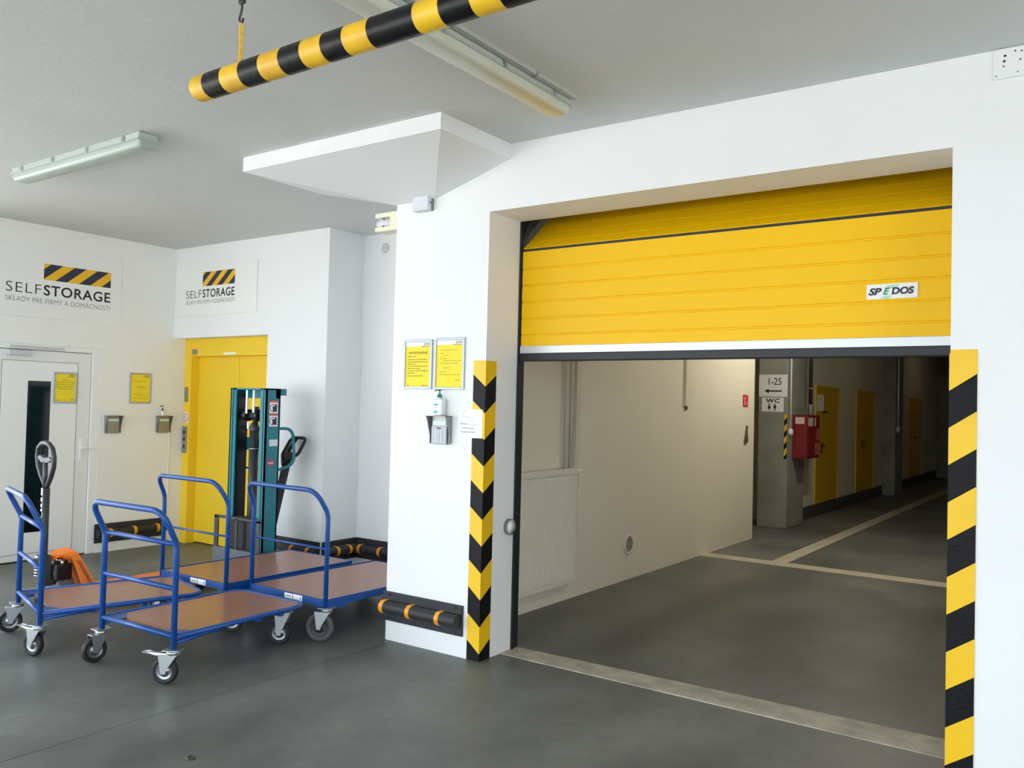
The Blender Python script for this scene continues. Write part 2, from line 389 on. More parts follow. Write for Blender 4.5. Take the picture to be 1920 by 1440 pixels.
m = MB(); LW.slab(m, 0.222, 0.262, 0.98, 1.21, -0.021, -0.010, bev=0.004); LW.slab(m, 0.215, 0.27, 1.085, 1.125, -0.01, 0.03, bev=0.008); LW.slab(m, 0.13+0.11, 0.36, 1.095, 1.115, 0.022, 0.04, bev=0.006)
m.build('handle', pvc, leaf, origin=O)
m = MB(); LW.slab(m, -0.52, -0.30, 2.02, 2.075, -0.02, 0.03, bev=0.006); LW.slab(m, -0.50, 0.02, 2.095, 2.12, -0.006, 0.012, bev=0.003); part('door_closer', m, alu, d)

# ------------------------------------------------------------ door_2: yellow lift door in its recess
d = estruct('door_2', (-4.56, 1.4, 0)); P2 = Plane((0, 1.4, 0), (1, 0, 0))
m = MB(); P2.slab(m, -5.38, -5.255, 0, 2.315, -0.14, 0); P2.slab(m, -5.255, -3.745, 2.12, 2.315, -0.14, 0); P2.slab(m, -3.80, -3.745, 0, 2.12, -0.14, 0)
part('frame', m, liftyellow, d)
for a, b in ((-5.255, -4.53), (-4.525, -3.80)):
    m = MB(); P2.slab(m, a, b, 0.012, 2.12, -0.155, -0.105, bev=0.003); part('leaf', m, liftyellow, d)
m = MB(); P2.slab(m, -5.24, -5.15, 2.14, 2.20, 0, 0.008, bev=0.002); part('type_plate', m, steelgrey, d)
m = MB(); P2.slab(m, -4.67, -4.45, 2.132, 2.155, 0, 0.004); part('name_strip', m, paper, d)
m = MB(); P2.slab(m, -5.355, -5.295, 1.60, 1.77, 0, 0.01, bev=0.003); part('floor_display', m, steelgrey, d)
m = MB(); P2.slab(m, -5.365, -5.275, 1.36, 1.48, 0, 0.003, 0); n = 16
for k in range(n):
    a0, a1 = 2*PI*k/n, 2*PI*(k+1)/n; c = (-5.32, 1.42)
    m.poly([P2(c[0]+r*math.cos(t)*0.8, c[1]+r*math.sin(t), 0.004) for r, t in ((0.05, a0), (0.05, a1), (0.04, a1), (0.04, a0))][::-1], 1)
m.poly([P2(-5.345, 1.445, 0.004), P2(-5.35, 1.44, 0.004), P2(-5.30, 1.39, 0.004), P2(-5.295, 1.395, 0.004)], 1)
part('warning_sticker', m, [paper, signred], d)
m = MB(); P2.slab(m, -5.37, -5.29, 1.02, 1.32, 0, 0.012, 0, bev=0.003)
for k in range(3): P2.slab(m, -5.345, -5.315, 1.08+k*0.08, 1.11+k*0.08, 0.012, 0.016, 1)
part('call_panel', m, [steelgrey, black], d)

# ------------------------------------------------------------ corridor doors
for i, (y0, y1, z1, hy) in enumerate(((9.50, 10.87, 2.095, 9.85), (12.14, 13.55, 2.10, 12.6), (17.15, 18.70, 2.075, 17.85))):
    d = estruct('door_%d' % (i+3), (-0.56, (y0+y1)/2, 0))
    m = MB(); FW.slab(m, y0, y0+0.05, 0.195, z1, 0, 0.02); FW.slab(m, y1-0.05, y1, 0.195, z1, 0, 0.02); FW.slab(m, y0+0.05, y1-0.05, z1-0.05, z1, 0, 0.02); part('frame', m, olddoor, d)
    m = MB(); FW.slab(m, y0+0.055, y1-0.055, 0.2, z1-0.055, 0, 0.012); part('leaf', m, olddoor, d)
    m = MB(); FW.slab(m, hy-0.03, hy+0.03, 1.00, 1.17, 0.012, 0.02, bev=0.003); m.tube([FW(hy, 1.12, 0.02), FW(hy, 1.12, 0.05), FW(hy+0.09, 1.12, 0.05)], 0.010, 8); part('handle', m, black, d)
    if i == 0:
        m = MB(); FW.slab(m, hy-0.32, hy+0.05, 1.68, 1.95, 0.012, 0.02, bev=0.01); part('number_plate', m, paper, d)
        m = MB(); FW.slab(m, hy, hy+0.3, 1.66, 1.685, 0.012, 0.025); part('label_holder', m, black, d)

# ------------------------------------------------------------ sectional roller door
t = thing('sectional_door', (1.35, 0.36, 2.0), 'yellow sectional overhead door, half raised in the wide opening', 'garage door')
def ribbed(name, y0, z0, dy, dz, H, ribs, root, gd=0.006, th=0.04):
    """one door section: skin with pressed grooves, in the plane from (y0,z0) along (dy,dz)"""
    m = MB(); q = [0.0]; prof = [(0.0, 0.0)]
    for r_ in ribs: prof += [(r_-0.007, 0.0), (r_-0.003, gd), (r_+0.003, gd), (r_+0.007, 0.0)]
    prof += [(H, 0.0), (H, th), (0.0, th)]
    nrm = V((0, dz, -dy))                               # into the wall
    pts = [V((0.022, y0, z0))+V((0, dy, dz))*a+nrm*b for a, b in prof]
    m.prism(pts, (2.633, 0, 0)); return part(name, m, dooryellow, root)
ribbed('door_section', 0.36, 2.055, 0, 1, 0.645, [0.075, 0.187, 0.300, 0.411, 0.525], t)
m = MB(); m.box((0.022, 0.372, 2.69), (2.655, 0.40, 2.725)); part('joint_seal', m, blackm, t)
ribbed('door_section', 0.368, 2.724, 0.766, 0.643, 0.62, [0.075, 0.187, 0.300, 0.411, 0.525], t, 0.0012, 0.012)
m = MB(); m.box((0.02, 0.352, 2.0), (2.657, 0.40, 2.056), bev=0.003); part('bottom_strip', m, alu, t)
m = MB(); m.box((0.018, 0.350, 1.952), (2.659, 0.405, 2.01), bev=0.008); part('bottom_seal', m, blackm, t)
for x0, x1 in ((0.0, 0.014), (2.67, 2.70)):
    m = MB(); m.box((x0, 0.35, 0), (x1, 0.372, 2.92)); m.box((x0-0.03 if x0 < 1 else x0, 0.352, 0), (x0+0.004 if x0 < 1 else x1, 0.43, 2.92)); part('guide_rail', m, blackm, t)
for x in (0.0, 2.69):
    m = MB(); m.tube(fillet([(x, 0.39, 2.5), (x, 0.40, 2.86), (x, 0.80, 3.18), (x, 1.6, 3.2)], 0.25), 0.02, 8); part('curved_track', m, darkgrey, t)
m = MB(); m.box((-0.03, 0.352, 2.60), (-0.018, 1.1, 3.28)); part('dark_gap_sheet', m, blackm, t)  # added black sheet that darkens the gap beside the track
m = MB(); DP = Plane((0, 0.36, 0), (1, 0, 0))
DP.slab(m, 2.247, 2.496, 2.258, 2.336, 0.001, 0.004, 0)
k = 0.0052
for u0, u1, v0, v1, c in ((2.345, 2.40, 2.322, 2.328, 3), (2.335, 2.39, 2.313, 2.318, 3), (2.325, 2.365, 2.268, 2.273, 3), (2.318, 2.358, 2.261, 2.266, 3)):
    m.poly([DP(u0, v0, k), DP(u1, v0, k), DP(u1+0.008, v1, k), DP(u0+0.008, v1, k)], c)
text(m, DP, 'SP', 2.257, 2.281, 0.034, 0.066, k, 1, bold=0.045, shear=0.25); text(m, DP, 'E', 2.328, 2.281, 0.034, 0.036, k, 2, bold=0.03, shear=0.35)
text(m, DP, 'DOS', 2.371, 2.281, 0.034, 0.108, k, 1, bold=0.045, shear=0.15)
part('maker_plate', m, [paper, navy, mat('logo_green', (20, 150, 105), 0.5), mat('pale_green', (150, 220, 195), 0.5)], t)

# ------------------------------------------------------------ hazard corner guards
def clip(poly, z0, z1):
    for lim, sgn in ((z0, 1), (z1, -1)):
        out = []
        for i in range(len(poly)):
            a, b = poly[i], poly[(i+1) % len(poly)]; da, db = sgn*(a[1]-lim), sgn*(b[1]-lim)
            if da >= 0: out.append(a)
            if da*db < 0: s_ = da/(da-db); out.append((a[0]+(b[0]-a[0])*s_, a[1]+(b[1]-a[1])*s_))
        poly = out
    return poly
def guard(mb, P, wd, top, zc, slope):
    """P(u,z): u = distance from the corner edge; stripes climb away from the corner"""
    k = -1
    while True:
        hi = zc+0.172-k*0.172 if False else zc-(k-0)*0.172
        lo = hi-0.172
        if hi+slope < 0: break
        q = clip([(0, lo), (wd, lo+slope), (wd, hi+slope), (0, hi)], 0.0005, top)
        if len(q) > 2: mb.poly([P(u, z) for u, z in q], 0 if k % 2 else 1)
        k += 1
def build_guard(name, x, sx, label):
    t = thing(name, (x, 0, 0), label, 'corner guard')
    wd_ = 0.112 if sx > 0 else 0.097
    m = MB(); m.box((x, -0.003, 0.0), (x+sx*wd_, -0.0006, 1.938+(0.022 if sx > 0 else 0))); m.box((x-sx*0.003, -0.003, 0), (x-sx*0.0006, 0.112, 1.938))
    part('backing', m, hzyellow, t)
    m = MB(); guard(m, lambda u, z: V((x+sx*(u if u > 0.01 else u-0.0038), -0.0040, z)), 0.112 if sx > 0 else 0.097, 1.938+(0.022 if sx > 0 else 0), 1.768, 0.08)
    guard(m, lambda u, z: V((x-sx*0.004, u if u > 0.01 else u-0.0038, z)), 0.112, 1.938, 1.768, 0.08)
    bmesh.ops.recalc_face_normals(m.bm, faces=m.bm.faces)
    for f in m.bm.faces:
        n = f.normal; want = V((0, -1, 0)) if abs(f.normal.y) > 0.5 else V((-sx, 0, 0))
        if n.dot(want) < 0: f.normal_flip()
    part('hazard_stripes', m, [hzyellow, hzblack], t)
build_guard('corner_guard', 0.0, -1, 'yellow and black chevron guard on the pier corner beside the keypad')
build_guard('corner_guard', 2.70, 1, 'yellow and black diagonal guard tape on the long bare wall beside the opening')

# ------------------------------------------------------------ rubber wall bumpers
def bumper(o, u, L, refl, label):
    t = thing('wall_bumper', o, label, 'wall bumper', 'rubber bumpers along the walls'); p = Plane(o, u)
    m = MB(); p.slab(m, 0, L, -0.1, 0.1, 0, 0.016, bev=0.004)
    for x in (0.06, L-0.06):
        for z in (-0.08, 0.08): m.cyl(p(x, z, 0.016), p(x, z, 0.022), 0.009, 8)
    part('back_plate', m, bumperm, t)
    m = MB(); n = 12
    def prof(r): return [(r*math.cos(PI*k/n), 0.012+0.03*(1 if 0 < k < n else 0)+r*math.sin(PI*k/n)*1.05) for k in range(n+1)]
    pr = prof(0.045)
    m.prism([p(0.012, v, dd) for v, dd in pr], p.u*(L-0.024))
    part('roller', m, bumperm, t)
    for x in refl:
        m = MB(); pr = prof(0.0468); m.prism([p(x-0.017, v, dd) for v, dd in pr], p.u*0.034); part('reflector', m, amber, t)
bumper((-0.838, 0.0, 0.238), (1, 0, 0), 0.708, [0.045, 0.287, 0.545], 'black rubber bumper with amber bands low on the white pier')
bumper((-5.38, 0.40, 0.200), (0, 1, 0), 0.81, [0.15, 0.42, 0.69], 'black rubber bumper between the white door and the lift')
bumper((-3.62, 1.25, 0.195), (1, 0, 0), 0.745, [0.16, 0.41, 0.64], 'black rubber bumper behind the teal stacker, on the lift wall')
bumper((-2.87, 1.262, 0.195), (0, 1, 0), 0.445, [0.15, 0.31], 'short rubber bumper on the narrow return wall of the recess')
bumper((-2.855, 1.72, 0.195), (1, 0, 0), 0.82, [0.10, 0.37, 0.64], 'black rubber bumper on the recess wall behind the pier')

# ------------------------------------------------------------ sign boards
def selfstorage(pl, root, u0, u1, base, hcap, lu0, lu1, lz0, lz1, sub_z, sub_h, d):
    m = MB(); n = 6; wdt = lu1-lu0; h = lz1-lz0
    pl.rect(m, lu0, lu1, lz0, lz1, d, 0)
    per = wdt/2.9; sl = h*1.22                            # stripes lean right going up
    k = -2
    while True:
        a = lu0-sl+per*(k+0.0)+0.10*wdt
        if a > lu1+0.01: break
        q = [(a, lz0), (a+per*0.5, lz0), (a+per*0.5+sl, lz1), (a+sl, lz1)]
        q = [(v, u) for u, v in q]; q = clip(q, lu0, lu1)
        if len(q) > 2: m.poly([pl(u, v, d+0.0006) for v, u in q], 1)
        k += 1
    for f in m.bm.faces:
        f.normal_update()
        if f.normal.dot(pl.n) < 0: f.normal_flip()
    part('striped_panel', m, [logoyel, navy], root)
    m = MB(); tot = u1-u0
    text(m, pl, 'SELF', u0, base, hcap, lu0-u0-0.02*tot, d, 0, bold=-0.012, space=1.1); text(m, pl, 'STORAGE', lu0+0.004, base, hcap, lu1-lu0-0.004, d, 0, bold=0.016, space=1.08)
    part('lettering', m, ink, root)
    m = MB(); text(m, pl, 'SKLADY PRE FIRMY A DOM\u00c1CNOSTI', u0, sub_z, sub_h, tot, d, 0, bold=-0.01, space=1.05); part('small_lettering', m, greyink, root)['kind'] = 'stuff'
t = thing('sign_board', (-5.38, 0, 2.75), 'white storage sign board above the white door', 'sign')
m = MB(); LW.slab(m, -1.05, 0.60, 2.405, 3.108, 0, 0.012, bev=0.003); part('board', m, signwhite, t)
selfstorage(LW, t, -0.565, 0.478, 2.635, 0.10, -0.213, 0.478, 2.788, 2.948, 2.548, 0.05, 0.0135)
t = thing('sign_board', (-4.6, 1.25, 2.83), 'white storage sign board above the yellow lift door', 'sign')
m = MB(); BK.slab(m, -5.355, -3.93, 2.555, 3.104, 0, 0.012, bev=0.003); part('board', m, signwhite, t)
selfstorage(BK, t, -5.155, -4.29, 2.752, 0.088, -4.855, -4.295, 2.875, 3.030, 2.683, 0.045, 0.0135)

# ------------------------------------------------------------ framed notices
def notice(pl, u0, u1, v0, v1, label, heading=None, strip=True, lines=(), im=1, m_=0.018):
    c = pl((u0+u1)/2, (v0+v1)/2); t = thing('notice', c, label, 'notice', 'framed yellow notices'); W, H = u1-u0, v1-v0
    m = MB()
    for a in ((u0, u0+m_, v0, v1), (u1-m_, u1, v0, v1), (u0+m_, u1-m_, v0, v0+m_), (u0+m_, u1-m_, v1-m_, v1)): pl.slab(m, *a, 0, 0.012, bev=0.003)
    part('frame', m, silver, t)
    m = MB(); pl.slab(m, u0+m_, u1-m_, v0+m_, v1-m_, 0, 0.004, 0)
    if strip: pl.rect(m, u0+m_, u1-m_, v1-m_-0.03, v1-m_, 0.0046, 1)
    for k in range(4): m.poly([pl(u1-m_-0.062+k*0.014, v1-m_-0.022, 0.005), pl(u1-m_-0.055+k*0.014, v1-m_-0.022, 0.005), pl(u1-m_-0.047+k*0.014, v1-m_-0.006, 0.005), pl(u1-m_-0.054+k*0.014, v1-m_-0.006, 0.005)], 2)
    pl.rect(m, u1-m_-0.085, u1-m_-0.012, v1-m_-0.031, v1-m_-0.027, 0.005, 2)
    part('sheet', m, [sheetyel, paper, midink], t)
    m = MB()
    if heading: text(m, pl, heading, u0+W*0.17, v1-H*0.29, H*0.045, W*0.66, 0.005, 1, bold=0.01)
    rnd = random.Random(int(abs(u0*1000))+7)
    for fv, x0, x1 in lines:                              # rows too small to read: word-long dashes
        x = x0
        while x < x1-0.02:
            e = min(x1, x+rnd.uniform(0.05, 0.15)); v = v0+H*fv
            pl.rect(m, u0+W*x, u0+W*e, v-0.0022, v+0.0022, 0.005, 0 if im == 0 else 1); x = e+0.018
    part('print', m, [faintink, midink], t)['kind'] = 'stuff'
notice(FR, -0.713, -0.452, 1.747, 2.088, 'yellow warning notice with a bold heading, beside another on the pier', 'UPOZORNENIE',
       lines=[(0.655, .14, .42), (0.595, .14, .82), (0.55, .14, .84), (0.505, .14, .42), (0.46, .14, .82), (0.415, .14, .6), (0.37, .14, .84), (0.325, .14, .42), (0.265, .14, .68), (0.075, .14, .24), (0.075, .66, .84)])
notice(FR, -0.434, -0.172, 1.745, 2.094, 'yellow rules notice with faint small print, above the green pump bottle', None,
       lines=[(0.76, .2, .75), (0.70, .2, .3), (0.66, .3, .45), (0.60, .18, .4), (0.56, .3, .88), (0.51, .18, .8), (0.42, .3, .5), (0.34, .18, .4), (0.29, .18, .85), (0.18, .7, .85)], im=0)
LD = Plane((-5.38-0.016, 0, 0), (0, 1, 0))
notice(LD, -0.068, 0.172, 1.56, 1.877, 'yellow notice in a silver frame on the white door', None, strip=False,
       lines=[(0.74, .38, .65), (0.67, .1, .92), (0.60, .08, .92), (0.53, .1, .88), (0.46, .2, .84), (0.1, .1, .3), (0.1, .5, .6), (0.12, .72, .92)])
notice(LW, 0.733, 0.99, 1.572, 1.906, 'yellow notice in a silver frame on the bare wall near the lift', None, strip=False,
       lines=[(0.74, .2, .75), (0.70, .28, .5), (0.55, .3, .75), (0.52, .4, .8), (0.3, .2, .6), (0.26, .3, .8), (0.17, .2, .8)], im=0)

# ------------------------------------------------------------ keypads, bottle, paper label
def keypad(pl, u, z, label, scale=1.0, buttons=True):
    t = thing('keypad', pl(u, z), label, 'keypad', 'access keypads'); w2, h = 0.085*scale, 0.19*scale; z0 = z-h/2; z1 = z+h/2
    m = MB(); pl.slab(m, u-w2+0.02, u+w2-0.02, z0, z1, 0, 0.03, bev=0.004); part('body', m, steelgrey, t)
    m = MB()
    for s_ in (-1, 1):
        m.prism([pl(u+s_*w2, z0+0.01, 0), pl(u+s_*w2, z1, 0), pl(u+s_*w2, z1, 0.075), pl(u+s_*w2, z1-0.03, 0.06), pl(u+s_*w2, z0+0.06, 0.03), pl(u+s_*w2, z0, 0.03)], -pl.u*s_*0.003)
    pl.slab(m, u-w2, u+w2, z1-0.003, z1, 0, 0.075); part('hood', m, steelgrey, t)
    m = MB(); pl.slab(m, u-w2+0.028, u+w2-0.028, z1-0.062, z1-0.034, 0.03, 0.034, bev=0.001); part('display', m, lcd, t)
    if buttons:
        m = MB(); pl.slab(m, u-w2+0.02, u+w2-0.02, z0+0.002, z1-0.07, 0.03, 0.035, bev=0.002)
        part('faceplate', m, padface, t)
        m = MB(); text(m, pl, 'F7', u-0.012, z1-0.085, 0.012, 0.024, 0.036, 0, bold=0.02) if False else pl.rect(m, u-0.018, u+0.018, z1-0.086, z1-0.078, 0.036, 0)
        part('print', m, ink, t)
        for r_ in range(4):
            for c in range(3):
                m = MB(); pl.slab(m, u-0.03+c*0.022, u-0.03+c*0.022+0.015, z0+0.018+r_*0.02, z0+0.031+r_*0.02, 0.035, 0.039, bev=0.001); part('button', m, jbox, t)
    return t
keypad(FR, -0.353, 1.475, 'steel keypad with hood on the pier, green pump bottle standing on it')
keypad(LW, 0.555, 1.345, 'steel keypad beside the frame of the white door', buttons=False)
keypad(LW, 1.145, 1.345, 'steel keypad in the corner by the lift, white bottle on top', buttons=False)
def pump_bottle(c, label, h, r, capm, printm=True):
    t = thing('pump_bottle', c, label, 'bottle'); c = V(c)
    m = MB(); m.box(c+V((-r, -r*0.62, 0)), c+V((r, r*0.62, h)), bev=min(0.012, r*0.35), seg=3); m.lathe([(r*0.5, h-0.001), (r*0.36, h+0.008), (r*0.36, h+0.016)], c, (0, 0, 1), 14); part('body', m, bottlem, t)
    m = MB(); m.lathe([(r*0.42, h+0.008), (r*0.42, h+0.022), (r*0.34, h+0.03), (r*0.12, h+0.034), (r*0.12, h+0.055), (r*0.3, h+0.056), (r*0.3, h+0.063)], c, (0, 0, 1), 14)
    m.tube([c+V((0, 0, h+0.059)), c+V((-0.026, -0.012, h+0.057)), c+V((-0.03, -0.014, h+0.05))], 0.004, 8); part('pump', m, capm, t)
    if printm:
        p = Plane(c+V((0, -r*0.62-0.0006, 0)), (1, 0, 0)); m = MB(); p.rect(m, -r*0.8, r*0.75, 0.008, h-0.014, 0, 0)
        for v0, v1, u1, mi in ((0.068, 0.078, 0.3, 1), (0.052, 0.055, -0.1, 2), (0.036, 0.039, 0.0, 1), (0.018, 0.030, 0.2, 1)): p.rect(m, -r*0.7, r*u1, v0, v1, 0.0004, mi)
        part('label', m, [paper, greenink, greyink], t)
    return t
pump_bottle((-0.353, -0.036, 1.571), 'white sanitiser pump bottle with green top, on the pier keypad', 0.112, 0.04, pumpgreen)
pump_bottle((-5.34, 1.115, 1.441), 'small white bottle with a dark nozzle on the corner keypad', 0.05, 0.022, blackm, printm=False)
t = thing('paper_notice', (-0.1, -0.005, 1.52), 'white paper slip taped over the chevron guard on the pier', 'notice')
m = MB(); FR.slab(m, -0.216, -0.013, 1.432, 1.618, 0.0048, 0.0056); part('sheet', m, paper, t)
m = MB()
for u0, u1, v, mi in ((-.185, -.15, 1.588, 1), (-.08, -.05, 1.585, 1), (-.185, -.11, 1.568, 1), (-.15, -.08, 1.545, 1), (-.2, -.13, 1.522, 0), (-.12, -.03, 1.519, 1), (-.18, -.13, 1.496, 0), (-.125, -.08, 1.494, 0), (-.19, -.07, 1.470, 0)):
    FR.rect(m, u0, u1, v-0.0022, v+0.0022, 0.0062, mi)
part('print', m, [greyink, mat('pale_print', (205, 212, 212), 0.6)], t)['kind'] = 'stuff'

# ------------------------------------------------------------ boxes on the walls
t = thing('junction_box', (-0.55, 0, 3.03), 'small grey-white box high on the pier under the column head', 'junction box')
m = MB(); FR.slab(m, -0.625, -0.485, 2.965, 3.085, 0, 0.06, bev=0.008); part('lid', m, jbox, t)
m = MB(); FR.slab(m, -0.62, -0.48, 2.968, 3.082, 0, 0.022, bev=0.004); m.cyl(FR(-0.485, 3.02, 0.03), FR(-0.470, 3.02, 0.03), 0.008, 8); part('base', m, greyink, t)
t = thing('emergency_lamp', (-0.96, 0.1, 2.95), 'cream bracket lamp with clear lens behind the top of the pier', 'lamp')
m = MB(); m.box((-0.845, 0.04, 2.885), (-0.93, 0.16, 3.02), bev=0.006); m.box((-0.92, 0.04, 2.985), (-1.075, 0.16, 3.02), bev=0.006); m.box((-0.92, 0.04, 2.885), (-1.075, 0.16, 2.92), bev=0.006); part('housing', m, creamplastic, t)
m = MB(); m.lathe([(0.03, 0.0), (0.042, 0.03), (0.046, 0.10), (0.030, 0.16), (0.008, 0.185)], (-0.93, 0.10, 2.952), (-1, 0, 0), 16); part('lens', m, lilac, t)
for z in (2.92, 2.975):
    m = MB(); m.cyl((-0.99, 0.05, z), (-0.99, 0.035, z), 0.008, 8); part('screw', m, greyink, t)
t = tag(MB().lathe([(0.05, 0), (0.05, 0.008), (0.044, 0.012)], (-2.578, 1.72, 3.178), (0, -1, 0), 20).build('blanking_plate', mat('grey_plate', (205, 207, 208), 0.5), None, (-2.578, 1.72, 3.178)), 'round grey blanking plate high on the recess wall', 'plate')
t = thing('cover_plate', (3.1, 0, 3.25), 'white steel plate with drilled holes at the ceiling above the long wall', 'plate')
m = MB(); FR.slab(m, 2.862, 3.6, 3.188, 3.325, 0, 0.012, bev=0.002); part('plate', m, white, t)
for u, v, r in ((2.91, 3.29, 0.006), (2.907, 3.266, 0.006), (2.905, 3.243, 0.004), (2.95, 3.305, 0.004), (2.97, 3.262, 0.004), (2.975, 3.30, 0.004), (2.875, 3.203, 0.003), (2.96, 3.208, 0.003)):
    m = MB(); m.cyl(FR(u, v, 0.0122), FR(u, v, 0.0126), r, 10); part('bolt_hole', m, ink, t)
t = thing('thermometer', (0, 0.295, 0.833), 'round white dial on the reveal of the pier beside the black rail', 'gauge')
m = MB(); m.lathe([(0.055, 0), (0.055, 0.022), (0.05, 0.026)], (0, 0.295, 0.835), (1, 0, 0), 24); part('case', m, greyink, t)
m = MB(); m.lathe([(0.049, 0.0265), (0.0, 0.0275)], (0, 0.295, 0.835), (1, 0, 0), 24); part('dial', m, paper, t)
m = MB(); m.tube([(-5.376, 1.232, 0.02), (-5.376, 1.232, 1.25)], 0.005, 6); tag(m.build('conduit', pvc, None, (-5.376, 1.232, 0.02)), 'thin white conduit running down the corner beside the lift', 'conduit')
m = MB(); m.lathe([(0.022, 0), (0.022, 0.004), (0.012, 0.010), (0.012, 0.006), (0.0, 0.006)], (-0.122, -2.007, 0), (0, 0, 1), 14); tag(m.build('floor_anchor', darkgrey, None, (-0.122, -2.007, 0)), 'small metal anchor bolt set in the floor of the hall', 'anchor')

# ------------------------------------------------------------ ceiling luminaires (unlit)
def luminaire(c, rz, L, label, dm, trunk=False):
    t = thing('fluorescent_light', c, label, 'ceiling light', 'unlit fluorescent lights', rz)
    h = L/2                                                # built along local y
    m = MB(); m.box((-0.07, -h, -0.045), (0.07, h, 0.0), bev=0.01); m.build('housing', lampbody, t)
    m = MB(); m.box((-0.076, -h-0.006, -0.052), (0.076, h+0.006, -0.042), bev=0.003); m.build('gasket_rim', mat('lamp_rim', (176, 184, 178), 0.5), t)
    m = MB(); n = 10; pr = [(0.068*math.copysign(abs(math.cos(PI*k/n))**0.55, math.cos(PI*k/n)), -0.05-0.052*math.sin(PI*k/n)**0.55) for k in range(n+1)]
    ts = [-h, -h+0.012, -h+0.03, h-0.03, h-0.012, h]; sc = [0.82, 0.95, 1, 1, 0.95, 0.82]; rings = []
    for y, k in zip(ts, sc): rings.append([m.bm.verts.new((x*k, y, -0.05+(z+0.05)*k)) for x, z in pr])
    for a, b in zip(rings, rings[1:]):
        for k in range(n): f = m.bm.faces.new((a[k], a[k+1], b[k+1], b[k])); f.smooth = True
    m.bm.faces.new(rings[0][::-1]); m.bm.faces.new(rings[-1]); bmesh.ops.recalc_face_normals(m.bm, faces=m.bm.faces); m.build('diffuser', dm, t)
    for y in (-h*0.8, -h*0.27, h*0.27, h*0.8):
        for s_ in (-1, 1):
            m = MB(); m.box((s_*0.07, y-0.012, -0.055), (s_*0.079, y+0.012, -0.012), bev=0.002); m.build('clip', zinc, t)
    if trunk:
        for x, r in ((0.088, 0.008), (0.104, 0.005)):
            m = MB(); m.box((x-r, -h-0.3, -0.02), (x+r, h, 0)); m.build('cable_duct', ductm, t)
        for y in (-0.35, 0.45):
            m = MB(); m.box((0.075, y, -0.024), (0.112, y+0.02, 0), bev=0.002); m.build('duct_bracket', galv, t)
    return t
luminaire((0.845, -1.36, CZ), 0, 1.70, 'long unlit light with a yellowed end, on the ceiling above the opening', diff_aged, True)
luminaire((-2.55, -1.36, CZ), PI/2, 1.68, 'unlit clear-covered light on the ceiling before the white door', diff_clear)

# ------------------------------------------------------------ height bar with chain
PY, PZ = -2.4, 2.872
t = thing('height_bar', (1.6, PY, PZ), 'yellow and black striped height limit bar hung under the ceiling', 'height limiter')
edges = [0.345, 0.399+0.098, 0.608, 0.714, 0.832, 0.936, 1.052, 1.145, 1.262, 1.377, 1.575, 1.68, 1.803, 1.905, 2.02, 2.14, 2.26, 2.38, 2.50, 2.62, 2.74]
edges = [0.345, 0.443] + edges[1:]
edges = [0.36, 0.435, 0.545, 0.655, 0.77, 0.882, 0.995, 1.10, 1.205, 1.32, 1.52, 1.625, 1.745, 1.85, 1.96, 2.07, 2.18, 2.29, 2.40, 2.51, 2.62, 2.73]
m = MB()
m.lathe([(0.0, 0), (0.03, 0.001), (0.046, 0.008), (0.05, 0.016)], (0.344, PY, PZ), (1, 0, 0), 28, 0); part('end_cap', m, hzyellow, t)
m = MB()
for k in range(len(edges)-1): m.tube([(edges[k], PY, PZ), (edges[k+1], PY, PZ)], 0.05, 28, k % 2, caps=(k == len(edges)-2))
wornyel = mat('worn_yellow_paint', (247, 200, 28), 0.4, col2=(214, 164, 48), vscale=7); wornblk = mat('worn_black_paint', (14, 15, 17), 0.36, spec=0.3, bump=0.2, bscale=40)
part('pole', m, [wornyel, wornblk], t)
for x in (0.607, 2.5):
    t = thing('chain', (x, PY, PZ+0.05), 'yellow chain holding the striped bar at its near visible end' if x < 1 else 'yellow chain at the far end of the striped bar, above the frame', 'chain')
    for k in range(9):
        m = MB(); z = PZ+0.05+0.011+k*0.0165; w2, h2 = 0.0075, 0.012; pts = []
        for a in range(12):
            an = 2*PI*a/12; p = (w2*math.cos(an), h2*math.sin(an))
            pts.append((x+p[0], PY, z+p[1]) if k % 2 else (x, PY+p[0], z+p[1]))
        m.tube(pts, 0.0028, 6, closed=True); part('link', m, hzyellow, t)
    t = thing('turnbuckle', (x, PY, 3.07), 'black hook and turnbuckle between ceiling and chain of the bar' if x < 1 else 'second black hook and turnbuckle, at the far end of the bar', 'hook')
    zc = PZ+0.05+0.16
    m = MB(); m.tube([(x-0.012+0.022, PY, zc+0.010), (x+0.006, PY, zc-0.002), (x-0.003, PY, zc-0.004), (x-0.013, PY, zc+0.006), (x-0.013, PY, zc+0.018), (x-0.004, PY, zc+0.034), (x, PY, zc+0.05), (x, PY, zc+0.085)], 0.0045, 8); part('hook', m, darkgrey, t)
    m = MB()
    for s_ in (-1, 1): m.tube([(x+s_*0.011, PY, zc+0.08), (x+s_*0.011, PY, zc+0.19)], 0.005, 8)
    m.box((x-0.015, PY-0.007, zc+0.068), (x+0.015, PY+0.007, zc+0.088), bev=0.003); m.box((x-0.015, PY-0.007, zc+0.185), (x+0.015, PY+0.007, zc+0.2), bev=0.003); part('body', m, darkgrey, t)
    m = MB(); m.tube([(x, PY, zc+0.18), (x, PY, CZ)], 0.005, 8); part('rod', m, darkgrey, t)

